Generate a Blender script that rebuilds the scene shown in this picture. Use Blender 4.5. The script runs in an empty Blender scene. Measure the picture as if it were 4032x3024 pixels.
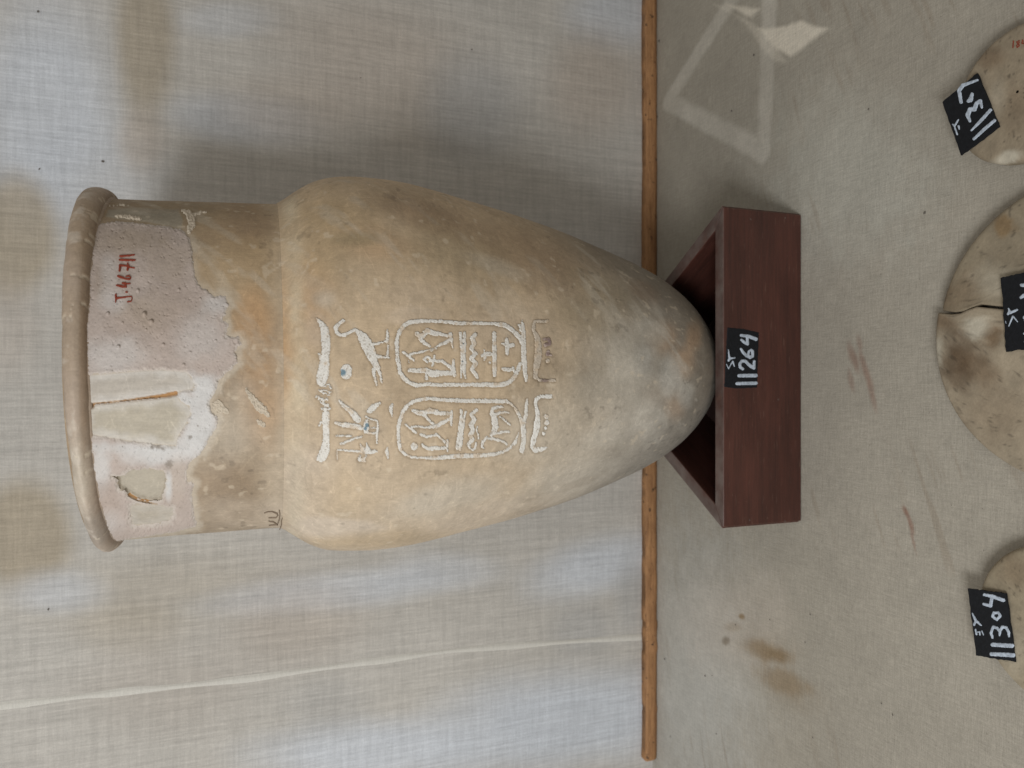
import bpy, math
import numpy as np
from mathutils import Matrix, Vector

sc = bpy.context.scene
COL = sc.collection
R = math.radians

# ------------------------------------------------------------------ camera
F = 2800.0                       # focal length in photo pixels (4032 wide)
PITCH = R(20.04)
CH, CX = 0.4932, -0.0155         # camera height over the shelf, sideways offset
cam = bpy.data.cameras.new('camera')
cam.sensor_width = 36.0
cam.lens = 36.0 * F / 4032.0
cam.clip_start = 0.02
cam.clip_end = 50
cam.dof.use_dof = True
cam.dof.focus_distance = 0.53
cam.dof.aperture_fstop = 9.0
camo = bpy.data.objects.new('camera', cam)
COL.objects.link(camo)
cp, sp = math.cos(PITCH), math.sin(PITCH)
ex = Vector((0, -sp, -cp))       # image right = downwards in the room (phone held upright)
ey = Vector((1, 0, 0))           # image up = right in the room
ez = ex.cross(ey)
camo.matrix_world = Matrix(((ex.x, ey.x, ez.x, CX), (ex.y, ey.y, ez.y, 0), (ex.z, ey.z, ez.z, CH), (0, 0, 0, 1)))
sc.camera = camo
sc.render.resolution_x, sc.render.resolution_y = 1024, 768

# ------------------------------------------------------------------ light
w = bpy.data.worlds.new('World')
sc.world = w
w.use_nodes = True
bg = w.node_tree.nodes['Background']
bg.inputs['Color'].default_value = (1.0, 0.96, 0.90, 1)
bg.inputs['Strength'].default_value = 0.415


def area(name, loc, target, size, power, color):
    l = bpy.data.lights.new(name, 'AREA')
    l.shape = 'RECTANGLE'
    l.size, l.size_y = size
    l.energy = power
    l.color = color
    o = bpy.data.objects.new(name, l)
    COL.objects.link(o)
    o.location = loc
    d = Vector(target) - Vector(loc)
    o.rotation_euler = d.to_track_quat('-Z', 'Y').to_euler()
    return o


area('window_light', (-.52, -.45, .82), (0, .63, .3), (.30, .38), 8.9, (0.97, 0.985, 1.0))
area('side_window_light', (-1.55, .22, .66), (0, .55, .1), (.5, .5), 4.0, (0.97, 0.985, 1.0))
sc.view_settings.view_transform = 'Standard'
sc.view_settings.look = 'None'
sc.view_settings.exposure = 0.0
sc.view_settings.gamma = 1.0
sc.render.engine = 'CYCLES'


# ------------------------------------------------------------------ numeric helpers
def lin(r, g, b):
    c = np.array([r, g, b], float) / 255.0
    return np.where(c <= .04045, c / 12.92, ((c + .055) / 1.055) ** 2.4)


def project(P):
    X = P[:, 0] - CX
    Y = P[:, 1]
    Z = P[:, 2] - CH
    d = np.maximum(Y * cp - Z * sp, .02)
    t = Y * sp + Z * cp
    u = 1512 + F * X / d
    v = 2016 - F * t / d
    return v, 3024 - u           # photo x, y


def rays(x, y):
    x = np.asarray(x, float)
    y = np.asarray(y, float)
    a = (3024 - y - 1512) / F
    b = (2016 - x) / F
    return np.stack([a, cp + b * sp, -sp + b * cp], -1)


def on_plane_z(x, y, z=0.0):
    D = rays(x, y)
    t = (z - CH) / D[..., 2]
    return np.stack([CX + t * D[..., 0], t * D[..., 1], np.full_like(t, z)], -1)


def on_plane_y(x, y, Y):
    D = rays(x, y)
    t = Y / D[..., 1]
    return np.stack([CX + t * D[..., 0], np.full_like(t, Y), CH + t * D[..., 2]], -1)


def _h(i, j, s):
    n = (i.astype(np.int64) * 374761393 + j.astype(np.int64) * 668265263 + s * 974634777) & 0xffffffff
    n = ((n ^ (n >> 13)) * 1274126177) & 0xffffffff
    n = n ^ (n >> 16)
    return (n & 0xffffff) / float(0xffffff)


def vnoise(x, y, s=0):
    i = np.floor(x)
    j = np.floor(y)
    fx = x - i
    fy = y - j
    fx = fx * fx * (3 - 2 * fx)
    fy = fy * fy * (3 - 2 * fy)
    a = _h(i, j, s)
    b = _h(i + 1, j, s)
    c = _h(i, j + 1, s)
    d = _h(i + 1, j + 1, s)
    return (a * (1 - fx) + b * fx) * (1 - fy) + (c * (1 - fx) + d * fx) * fy


def fbm(x, y, s=0, octv=4, gain=.5):
    t = np.zeros_like(x, dtype=float)
    amp = 1.0
    tot = 0
    for k in range(octv):
        t += amp * (vnoise(x * 2 ** k + 17.3 * k, y * 2 ** k - 9.1 * k, s + k) * 2 - 1)
        tot += amp
        amp *= gain
    return t / tot               # about -1..1


def sstep(a, b, x):
    t = np.clip((x - a) / (b - a), 0, 1)
    return t * t * (3 - 2 * t)


def seg_sdf(x, y, strokes):
    """distance (negative inside) to a set of strokes: each a list of (x, y, halfwidth)"""
    d = np.full(x.shape, 1e9)
    for st in strokes:
        if len(st) == 1:
            st = [st[0], (st[0][0] + .01, st[0][1], st[0][2])]
        for (x0, y0, w0), (x1, y1, w1) in zip(st[:-1], st[1:]):
            dx, dy = x1 - x0, y1 - y0
            L = dx * dx + dy * dy + 1e-9
            t = np.clip(((x - x0) * dx + (y - y0) * dy) / L, 0, 1)
            d = np.minimum(d, np.hypot(x - x0 - t * dx, y - y0 - t * dy) - (w0 + (w1 - w0) * t))
    return d


def poly_sdf(x, y, poly):
    d = np.full(x.shape, 1e18)
    ins = np.zeros(x.shape, bool)
    n = len(poly)
    for k in range(n):
        x0, y0 = poly[k]
        x1, y1 = poly[(k + 1) % n]
        dx, dy = x1 - x0, y1 - y0
        t = np.clip(((x - x0) * dx + (y - y0) * dy) / (dx * dx + dy * dy + 1e-9), 0, 1)
        d = np.minimum(d, (x - x0 - t * dx) ** 2 + (y - y0 - t * dy) ** 2)
        c = ((y0 > y) != (y1 > y)) & (x < dx * (y - y0) / (dy if abs(dy) > 1e-9 else 1e-9) + x0)
        ins ^= c
    d = np.sqrt(d)
    return np.where(ins, -d, d)


def blobs(C, x, y, lst, wob=None, gain=1.0):
    """lst: (x, y, rx, ry, angle, rgb, strength, hardness)"""
    for (bx, by, rx, ry, an, rgb, s, hd) in lst:
        a = R(an)
        dx, dy = x - bx, y - by
        p = (dx * math.cos(a) + dy * math.sin(a)) / rx
        q = (-dx * math.sin(a) + dy * math.cos(a)) / ry
        r = np.hypot(p, q)
        if wob is not None:
            r = r + wob
        m = min(.92, s * gain) * (1 - sstep(1 - hd, 1 + hd, r))
        C[:] = C * (1 - m[:, None]) + np.asarray(rgb)[None, :] * m[:, None]


# ------------------------------------------------------------------ object helpers
def mesh_obj(name, V, Fc, mat=None, parent=None, col=None, smooth=True):
    me = bpy.data.meshes.new(name)
    V = np.asarray(V, np.float32)
    if isinstance(Fc, np.ndarray):
        n = len(Fc)
        k = Fc.shape[1]
        me.vertices.add(len(V))
        me.vertices.foreach_set('co', V.ravel())
        me.loops.add(n * k)
        me.loops.foreach_set('vertex_index', Fc.astype(np.int32).ravel())
        me.polygons.add(n)
        me.polygons.foreach_set('loop_start', np.arange(0, n * k, k, dtype=np.int32))
        me.polygons.foreach_set('loop_total', np.full(n, k, np.int32))
        me.update(calc_edges=True)
    else:
        me.from_pydata([tuple(map(float, v)) for v in V], [], Fc)
        me.update()
    me.polygons.foreach_set('use_smooth', np.full(len(me.polygons), smooth, bool))
    if col is not None:
        at = me.color_attributes.new('Col', 'FLOAT_COLOR', 'POINT')
        c4 = np.ones((len(V), 4), np.float32)
        c4[:, :3] = np.clip(col, 0, 1)
        at.data.foreach_set('color', c4.ravel())
    if mat:
        me.materials.append(mat)
    o = bpy.data.objects.new(name, me)
    COL.objects.link(o)
    if parent:
        o.parent = parent
    return o


def root(name, label, cat, group=None):
    o = bpy.data.objects.new(name, None)
    o.empty_display_size = .02
    COL.objects.link(o)
    tag(o, label, cat, group)
    return o


def tag(o, label, cat, group=None):
    o['label'] = label
    o['category'] = cat
    if group:
        o['group'] = group


def grid_faces(nu, nv, wrap=False):
    i = np.arange(nv - 1)[:, None]
    n = nu if wrap else nu - 1
    j = np.arange(n)[None, :]
    j2 = (j + 1) % nu
    a = i * nu + j
    b = i * nu + j2
    return np.stack([a, b, b + nu, a + nu], -1).reshape(-1, 4)


def bevel(o, wd, seg=2):
    m = o.modifiers.new('bevel', 'BEVEL')
    m.width = wd
    m.segments = seg
    m.limit_method = 'ANGLE'


# ------------------------------------------------------------------ materials
def new_mat(name, rough=.8, spec=.3):
    m = bpy.data.materials.new(name)
    m.use_nodes = True
    nt = m.node_tree
    b = nt.nodes['Principled BSDF']
    b.inputs['Roughness'].default_value = rough
    b.inputs['Specular IOR Level'].default_value = spec
    return m, nt, b


def nd(nt, typ, **kw):
    n = nt.nodes.new(typ)
    for k, v in kw.items():
        setattr(n, k, v)
    return n


def noise_fac(nt, vec, scale, lo, hi, detail=4, rough=.6, smin=.3, smax=.7):
    """noise mapped to a lo..hi multiplier"""
    mp = nd(nt, 'ShaderNodeMapping')
    mp.inputs['Scale'].default_value = scale if hasattr(scale, '__len__') else (scale,) * 3
    nt.links.new(vec, mp.inputs['Vector'])
    n = nd(nt, 'ShaderNodeTexNoise')
    n.inputs['Scale'].default_value = 1
    n.inputs['Detail'].default_value = detail
    n.inputs['Roughness'].default_value = rough
    nt.links.new(mp.outputs[0], n.inputs['Vector'])
    r = nd(nt, 'ShaderNodeMapRange')
    r.inputs['From Min'].default_value = smin
    r.inputs['From Max'].default_value = smax
    r.inputs['To Min'].default_value = lo
    r.inputs['To Max'].default_value = hi
    nt.links.new(n.outputs['Fac'], r.inputs['Value'])
    return r.outputs[0]


def math_n(nt, op, a, b):
    n = nd(nt, 'ShaderNodeMath', operation=op)
    for i, v in enumerate((a, b)):
        if isinstance(v, (int, float)):
            n.inputs[i].default_value = v
        else:
            nt.links.new(v, n.inputs[i])
    return n.outputs[0]


def scale_col(nt, col, fac):
    n = nd(nt, 'ShaderNodeVectorMath', operation='SCALE')
    nt.links.new(col, n.inputs[0])
    nt.links.new(fac, n.inputs['Scale'])
    return n.outputs[0]


def col_source(nt, rgb=None):
    if rgb is None:
        a = nd(nt, 'ShaderNodeAttribute', attribute_name='Col')
        return a.outputs['Color']
    n = nd(nt, 'ShaderNodeRGB')
    n.outputs[0].default_value = (*rgb, 1)
    return n.outputs[0]


def textured(name, rgb, rough, layers, bumps, spec=.3, rvar=None):
    """layers: (scale, lo, hi) noise multipliers; bumps: (scale, height metres)"""
    m, nt, b = new_mat(name, rough, spec)
    tc = nd(nt, 'ShaderNodeTexCoord').outputs['Object']
    c = col_source(nt, rgb)
    fac = None
    for L in layers:
        f = noise_fac(nt, tc, *L)
        fac = f if fac is None else math_n(nt, 'MULTIPLY', fac, f)
    if fac is not None:
        c = scale_col(nt, c, fac)
    nt.links.new(c, b.inputs['Base Color'])
    h = None
    for s, ht in bumps:
        f = noise_fac(nt, tc, s, 0, ht)
        h = f if h is None else math_n(nt, 'ADD', h, f)
    if h is not None:
        bn = nd(nt, 'ShaderNodeBump')
        bn.inputs['Strength'].default_value = 1.0
        bn.inputs['Distance'].default_value = 1.0
        nt.links.new(h, bn.inputs['Height'])
        nt.links.new(bn.outputs[0], b.inputs['Normal'])
    if rvar:
        nt.links.new(noise_fac(nt, tc, rvar[0], rvar[1], rvar[2]), b.inputs['Roughness'])
    return m


M_wall = textured('wall_linen', None, .95,
                  [((30, 30, 430), .935, 1.065), ((400, 400, 16), .90, 1.10), ((150, 150, 8), .955, 1.045), ((700, 700, 120), .93, 1.07), (800, .93, 1.07), ((10, 10, 110), .95, 1.05)],
                  [((60, 60, 700), .00012), ((640, 640, 60), .00012), ((9, 9, 4), .0012)], spec=.1)
M_shelf = textured('shelf_linen', None, .95,
                   [((60, 520, 60), .92, 1.08), ((520, 60, 60), .92, 1.08), (900, .90, 1.10), (25, .95, 1.05)],
                   [((100, 1000, 100), .00012), ((1000, 100, 100), .00012), (20, .0006)], spec=.1)
M_jar = textured('alabaster', None, .62,
                 [(700, .94, 1.06), (160, .95, 1.05), ((900, 900, 110), .95, 1.05)],
                 [(900, .00005), (60, .0002), ((300, 300, 30), .00008)], spec=.24, rvar=(90, .52, .75))
M_plaster = textured('plaster', None, .92,
                     [(400, .96, 1.04), (1500, .97, 1.03)],
                     [((700, 700, 300), .00008), (180, .00012)], spec=.15)
M_chalk = textured('white_pigment', None, .95,
                   [(1300, .88, 1.08), (350, .95, 1.05)], [(900, .00006)], spec=.1)
M_red = textured('red_ink', tuple(lin(128, 58, 42)), .8, [(900, .75, 1.25)], [], spec=.2)
M_pencil = textured('pencil_line', tuple(lin(124, 108, 92)), .7, [(900, .75, 1.25)], [], spec=.2)
M_lid = textured('lid_stone', None, .6,
                 [(500, .93, 1.07), (120, .92, 1.08)], [(600, .00006), (50, .0004)], spec=.3)
M_card = textured('black_card', (.0075, .0085, .0105), .7, [(300, .7, 1.3)], [(700, .00008)], spec=.22)
M_paint = textured('white_paint', tuple(lin(176, 186, 198)), .85, [(420, .62, 1.2)], [(700, .0001)], spec=.2)
M_lint = textured('lint', (.12, .105, .09), .9, [], [])
M_nail = textured('nail_head', (.10, .065, .055), .6, [(900, .7, 1.3)], [])
M_seam = textured('hem_linen', tuple(lin(200, 197, 189)), .95, [((80, 80, 700), .93, 1.07), (900, .93, 1.07)],
                  [((700, 700, 80), .0001)], spec=.1)


def wood(name, dark, light, stretch, rough, dust=0.0, spots=0.0, wear=False):
    m, nt, b = new_mat(name, rough, .42)
    tc = nd(nt, 'ShaderNodeTexCoord').outputs['Object']
    g1 = noise_fac(nt, tc, stretch, 0, 1, 5, .65, .25, .75)
    g2 = noise_fac(nt, tc, tuple(s * 5 for s in stretch), 0, 1, 3, .6, .3, .7)
    g = math_n(nt, 'ADD', math_n(nt, 'MULTIPLY', g1, .65), math_n(nt, 'MULTIPLY', g2, .35))
    mx = nd(nt, 'ShaderNodeMix', data_type='RGBA')
    nt.links.new(g, mx.inputs[0])
    mx.inputs[6].default_value = (*dark, 1)
    mx.inputs[7].default_value = (*light, 1)
    c = mx.outputs[2]
    if spots:
        s = noise_fac(nt, tc, 140, 0, 1, 2, .5, .66, .74)
        m2 = nd(nt, 'ShaderNodeMix', data_type='RGBA')
        nt.links.new(math_n(nt, 'MULTIPLY', s, spots), m2.inputs[0])
        nt.links.new(c, m2.inputs[6])
        m2.inputs[7].default_value = (.05, .025, .012, 1)
        c = m2.outputs[2]
    if dust:
        n = noise_fac(nt, tc, 60, .2, 1)
        ge = nd(nt, 'ShaderNodeNewGeometry')
        sx = nd(nt, 'ShaderNodeSeparateXYZ')
        nt.links.new(ge.outputs['Normal'], sx.inputs[0])
        up = nd(nt, 'ShaderNodeMapRange')
        up.inputs['From Min'].default_value = .6
        up.inputs['From Max'].default_value = .95
        nt.links.new(sx.outputs['Z'], up.inputs['Value'])
        m3 = nd(nt, 'ShaderNodeMix', data_type='RGBA')
        nt.links.new(math_n(nt, 'MULTIPLY', math_n(nt, 'MULTIPLY', up.outputs[0], n), dust), m3.inputs[0])
        nt.links.new(c, m3.inputs[6])
        m3.inputs[7].default_value = (.16, .13, .115, 1)
        c = m3.outputs[2]
    if wear:
        # rubbed edges, scuffs and pale specks
        bv = nd(nt, 'ShaderNodeBevel', samples=4)
        bv.inputs['Radius'].default_value = .0022
        ge2 = nd(nt, 'ShaderNodeNewGeometry')
        dp = nd(nt, 'ShaderNodeVectorMath', operation='DOT_PRODUCT')
        nt.links.new(bv.outputs[0], dp.inputs[0])
        nt.links.new(ge2.outputs['True Normal'], dp.inputs[1])
        er = nd(nt, 'ShaderNodeMapRange')
        er.inputs['From Min'].default_value = .97
        er.inputs['From Max'].default_value = .80
        nt.links.new(dp.outputs['Value'], er.inputs['Value'])
        em = math_n(nt, 'MULTIPLY', er.outputs[0], noise_fac(nt, tc, 130, 0, .8, 3, .6, .4, .62))
        sc_ = noise_fac(nt, tc, (60, 60, 600), 0, .45, 2, .5, .64, .72)
        sp_ = noise_fac(nt, tc, 260, 0, .5, 2, .5, .70, .76)
        tot = nd(nt, 'ShaderNodeMath', operation='ADD', use_clamp=True)
        nt.links.new(em, tot.inputs[0])
        nt.links.new(math_n(nt, 'ADD', sc_, sp_), tot.inputs[1])
        m4 = nd(nt, 'ShaderNodeMix', data_type='RGBA')
        nt.links.new(math_n(nt, 'MULTIPLY', tot.outputs[0], .7), m4.inputs[0])
        nt.links.new(c, m4.inputs[6])
        m4.inputs[7].default_value = (.17, .10, .075, 1)
        c = scale_col(nt, m4.outputs[2], noise_fac(nt, tc, (9, 9, 22), .75, 1.25))
    nt.links.new(c, b.inputs['Base Color'])
    bn = nd(nt, 'ShaderNodeBump')
    bn.inputs['Strength'].default_value = .6
    bn.inputs['Distance'].default_value = .0004
    nt.links.new(g, bn.inputs['Height'])
    nt.links.new(bn.outputs[0], b.inputs['Normal'])
    return m


M_stand = wood('dark_wood', (.034, .0155, .0125), (.098, .034, .024), (5, 60, 90), .38, dust=.85, wear=True)
M_shade_board = wood('shade_board_wood', (.022, .011, .009), (.05, .022, .018), (8, 60, 60), .7)  # for the added board that darkens the stand's inside
M_strip = wood('strip_wood', (.16, .072, .028), (.50, .27, .12), (28, 300, 300), .75, spots=.9)

# ------------------------------------------------------------------ setting: wall and shelf
YW = 0.815


def axis_vals(lo, hi, flo, fhi, step, coarse=8):
    return np.concatenate([np.linspace(lo, flo, coarse)[:-1], np.arange(flo, fhi, step), np.linspace(fhi, hi, coarse)])


def build_wall():
    xs = axis_vals(-1.1, 1.1, -.56, .56, .003)
    zs = axis_vals(-.02, 1.5, -.01, .80, .003)
    X, Z = np.meshgrid(xs, zs)
    P = np.stack([X.ravel(), np.full(X.size, YW), Z.ravel()], -1)
    px, py = project(P)
    C = np.tile(lin(182, 178, 171), (len(P), 1))
    wob = .13 * fbm(X.ravel() * 12, Z.ravel() * 12, 5)
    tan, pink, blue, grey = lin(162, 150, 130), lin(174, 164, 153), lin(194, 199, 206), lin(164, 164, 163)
    blobs(C, px, py, [  # tan shade and bluish daylight painted into the linen among its own tones
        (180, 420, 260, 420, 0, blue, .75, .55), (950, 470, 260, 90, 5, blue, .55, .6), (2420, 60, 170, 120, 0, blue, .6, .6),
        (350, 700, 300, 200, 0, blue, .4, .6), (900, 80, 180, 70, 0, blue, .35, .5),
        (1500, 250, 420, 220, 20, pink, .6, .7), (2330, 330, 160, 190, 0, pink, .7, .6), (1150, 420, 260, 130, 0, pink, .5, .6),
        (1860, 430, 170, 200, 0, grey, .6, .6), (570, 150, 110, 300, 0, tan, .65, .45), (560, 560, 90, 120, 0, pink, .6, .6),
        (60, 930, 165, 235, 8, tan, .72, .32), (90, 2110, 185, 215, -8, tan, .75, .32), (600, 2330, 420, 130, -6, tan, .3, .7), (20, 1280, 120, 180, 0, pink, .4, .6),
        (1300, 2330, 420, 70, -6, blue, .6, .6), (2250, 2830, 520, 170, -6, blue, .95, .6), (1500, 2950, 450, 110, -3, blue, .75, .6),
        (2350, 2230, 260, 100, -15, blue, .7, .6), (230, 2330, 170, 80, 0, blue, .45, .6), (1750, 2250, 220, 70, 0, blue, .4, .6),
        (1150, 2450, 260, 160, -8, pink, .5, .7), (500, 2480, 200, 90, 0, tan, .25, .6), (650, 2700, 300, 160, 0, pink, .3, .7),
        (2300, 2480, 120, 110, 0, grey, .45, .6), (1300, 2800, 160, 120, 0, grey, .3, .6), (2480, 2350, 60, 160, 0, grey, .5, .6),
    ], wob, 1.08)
    n2 = fbm(X.ravel() * 6, Z.ravel() * 6, 11)
    C *= (1 + .08 * n2)[:, None]
    # gentle slackness of the stretched cloth
    P[:, 1] -= .0018 * (fbm(X.ravel() * 7, Z.ravel() * 3, 21, 3) + .2)
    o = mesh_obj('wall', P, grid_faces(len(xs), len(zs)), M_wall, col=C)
    o['kind'] = 'structure'
    # hem: a narrow doubled fold of cloth running down the wall
    pts = [(-60, 2786), (300, 2742), (600, 2711), (999, 2667), (1400, 2612), (1763, 2561), (2150, 2532), (2530, 2508)]
    Pp = np.array([on_plane_y(x, y, YW) for x, y in pts])
    t = np.linspace(0, len(pts) - 1, 160)
    cx = np.interp(t, range(len(pts)), Pp[:, 0])
    cz = np.interp(t, range(len(pts)), Pp[:, 2])
    cx += .0006 * fbm(t * 3, t * 0, 3)
    sl = .0018 * (fbm(cx * 7, cz * 3, 21, 3) + .2)
    prof = [(-.0034, -.0015), (-.0031, .0002), (-.0025, .0005), (0, .0005), (.0018, .0004), (.0022, .0001), (.0027, -.0001), (.0034, .0), (.0040, -.0015)]
    V = [(cx[i] + a * (1 + .25 * math.sin(i * .21)), YW - sl[i] - .0002 - h, cz[i]) for i in range(len(t)) for a, h in prof]
    mesh_obj('hem_fold', V, grid_faces(len(prof), len(t)), M_seam, parent=o)


def build_shelf():
    xs = axis_vals(-1.1, 1.1, -.56, .56, .0016)
    ys = axis_vals(-.25, YW, .28, .8149, .0016, 6)
    X, Y = np.meshgrid(xs, ys)
    P = np.stack([X.ravel(), Y.ravel(), np.zeros(X.size)], -1)
    px, py = project(P)
    C = np.tile(lin(160, 154, 142), (len(P), 1))
    wob = .34 * fbm(X.ravel() * 70, Y.ravel() * 70, 8, 5) + .2 * fbm(X.ravel() * 60, Y.ravel() * 400, 9, 2)
    tan, rust = lin(132, 110, 78), lin(128, 92, 76)
    pale, pink = lin(222, 214, 198), lin(186, 174, 160)
    blobs(C, px, py, [
        (2720, 2700, 230, 520, 0, lin(184, 183, 177), .75, .8), (2900, 2450, 200, 180, 0, pink, .35, .7), (3350, 700, 300, 300, 0, lin(186, 186, 176), .4, .7),  # broad pale patch at the back left paints in brighter light
        (3023, 2567, 84, 34, 18, tan, .62, .55), (3050, 2580, 46, 22, 20, lin(118, 98, 70), .4, .7), (3088, 2688, 100, 44, 24, tan, .5, .5), (3110, 2720, 130, 60, 24, tan, .18, .7), (3000, 2550, 120, 60, 18, tan, .15, .8),
        (2918, 2428, 14, 11, 30, tan, .8, .4), (2856, 2525, 14, 16, 0, lin(120, 108, 92), .7, .5), (2885, 2470, 30, 16, 0, tan, .25, .6),
        (3360, 1410, 16, 60, -20, rust, .5, .6), (3400, 1440, 12, 70, -15, rust, .48, .6), (3425, 1520, 12, 60, -10, rust, .42, .6), (3350, 1500, 10, 40, -10, rust, .35, .6), (3440, 1580, 8, 40, -10, rust, .3, .6), (3385, 1350, 10, 30, -15, rust, .3, .6),
        (3580, 2050, 7, 50, -20, rust, .55, .5), (3592, 2120, 5, 60, -12, rust, .45, .5), (3560, 2010, 8, 20, -30, rust, .5, .5),
    ], wob)
    sx, sy = X.ravel() * .94 + Y.ravel() * .34, -X.ravel() * .34 + Y.ravel() * .94
    sm = sstep(.30, .62, fbm(sx * 16, sy * 150, 14, 3)) * sstep(.0, .5, fbm(X.ravel() * 9, Y.ravel() * 9, 15, 2)) * .28
    C[:] = C * (1 - sm[:, None]) + lin(128, 112, 94)[None] * sm[:, None]
    # pale three-cornered outline on the cloth
    A = on_plane_z(2590, 420)[:2]
    B = on_plane_z(3030, 665)[:2]
    d = B - A
    c60 = np.array([[.5, -.8660254], [.8660254, .5]])
    Cc = A + c60 @ d
    if Cc[0] < A[0]:
        Cc = A + c60.T @ d
    g = (A + B + Cc) / 3
    tri = [tuple(g + (q - g) * 1.0) for q in (A, B, Cc)]
    sd = poly_sdf(P[:, 0], P[:, 1], [tuple(g + (np.array(q) - g) * .86) for q in tri]) - .0095
    ww = .0014 * fbm(X.ravel() * 90, Y.ravel() * 90, 31)
    band = (1 - sstep(-.004, .004, sd + ww)) * sstep(-.026, -.016, sd + ww)
    m = (.46 + .2 * fbm(X.ravel() * 30, Y.ravel() * 30, 32, 2)) * band
    C[:] = C * (1 - m[:, None]) + lin(206, 201, 190)[None] * m[:, None]
    z = lambda L: [(2450 + a * .5426, b * .5426) for a, b in L]  # bright patches of reflected light painted into the cloth colour
    for poly, s in ((z([(980, 205), (1070, 205), (1180, 190), (1290, 150), (1390, 190), (1490, 205), (1220, 412), (1090, 335)]), .8),
                    (z([(760, 35), (990, 65), (930, 125), (850, 85)]), .7), (z([(660, 30), (760, 60), (900, 180), (1000, 330), (1110, 450), (1190, 450), (1080, 300), (950, 170)]), .35)):
        e = poly_sdf(px, py, poly)
        mm = s * (1 - sstep(-12, 12, e + 10 * wob))
        C[:] = C * (1 - mm[:, None]) + pale[None] * mm[:, None]
    C *= (1 + .07 * fbm(X.ravel() * 10, Y.ravel() * 10, 17, 5))[:, None]
    P[:, 2] += .0006 * fbm(X.ravel() * 9, Y.ravel() * 14, 41, 3) - .0006
    o = mesh_obj('shelf', P, grid_faces(len(xs), len(ys)), M_shelf, col=C)
    o['kind'] = 'structure'


def build_lint():
    rng = np.random.default_rng(4)
    V, Fs = [], []

    def fleck(p, ax, ay, n, r):
        b = len(V)
        k = 7
        el = rng.uniform(.5, 1)
        ph = rng.uniform(0, 6.28)
        for i in range(k):
            a = 6.283 * i / k
            q = r * rng.uniform(.7, 1.2)
            u, v_ = q * math.cos(a), q * el * math.sin(a)
            V.append(p + ax * (u * math.cos(ph) - v_ * math.sin(ph)) + ay * (u * math.sin(ph) + v_ * math.cos(ph)))
        V.append(p + n * r * .7)
        for i in range(k):
            Fs.append((b + i, b + (i + 1) % k, b + k))
    e = np.eye(3)
    for x, y, r in [(2595, 160, 11), (2968, 216, 9), (2880, 436, 10), (2588, 460, 9), (2776, 2662, 9), (2804, 2660, 6), (3515, 2816, 5), (3470, 2770, 5), (3200, 2905, 5),
                    (3640, 838, 9), (3420, 430, 8), (2617, 2595, 9), (2895, 2460, 7), (3170, 2530, 6), (3190, 2420, 6), (2640, 2900, 6), (2820, 2890, 6), (3030, 2440, 5)]:
        fleck(on_plane_z(x, y, .0003), e[0], e[1], e[2], r * .00015)
    for _ in range(260):
        x, y = rng.uniform(2600, 4032), rng.uniform(0, 3024)
        fleck(on_plane_z(x, y, .0003), e[0], e[1], e[2], rng.uniform(.00015, .0004))
    for x, y, r in [(404, 635, 10), (150, 45, 9), (1858, 195, 9), (155, 665, 8), (190, 2400, 9), (1420, 306, 6)]:
        fleck(on_plane_y(x, y, YW - .0022), e[0], e[2], -e[1], r * .00015)
    o = mesh_obj('lint_specks', np.array(V), Fs, M_lint)
    o['kind'] = 'stuff'


def build_strip():
    YS = .8027
    h = .0158
    x0, x1 = -.5055, .95
    n = 14
    prof = [(YW + .004, 0), (YS, 0), (YS - .0003, h * .35)]
    for k in range(n + 1):
        a = math.pi / 2 * k / n
        prof.append((YS + .0026 - .0026 * math.cos(a), h - .0026 + .0026 * math.sin(a)))
    prof += [(YW + .004, h)]
    prof = np.array(prof)
    xs = np.concatenate([x0 + .006 * (1 - np.cos(np.linspace(0, math.pi / 2, 8))), np.linspace(x0 + .0065, x1, 500)])
    V = []
    c = np.array([YW, h / 2])
    for i, x in enumerate(xs):
        s = 1.0
        if x < x0 + .006:
            s = math.sqrt(max(0, 1 - ((x0 + .006 - x) / .006) ** 2)) * .45 + .55
        q = c + (prof - c) * s
        j = .0006 * fbm(np.full(len(q), x * 11), q[:, 1] * 0, 16, 2) + .0009 * fbm(np.full(len(q), x * 70), q[:, 1] * 260, 6, 5) - .0012 * sstep(.45, .65, fbm(np.full(len(q), x * 45), q[:, 1] * 90, 13, 2))
        for k in range(len(q)):
            V.append((x, q[k, 0] + j[k], q[k, 1] + (.0003 if k < 2 else .7 * j[-1 - k])))
    Fs = [tuple(int(a) for a in f) for f in grid_faces(len(prof), len(xs), True)]
    Fs.append(tuple(range(len(prof) - 1, -1, -1)))
    o = mesh_obj('wooden_strip', V, Fs, M_strip)
    tag(o, 'long narrow orange-brown wooden strip along the foot of the linen wall', 'strip')


# ------------------------------------------------------------------ stand
Y0, SW, SH, ST = .544, .15, .0891, .0128
AY = Y0 + SW * 2 / (2 * math.sqrt(3))


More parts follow.
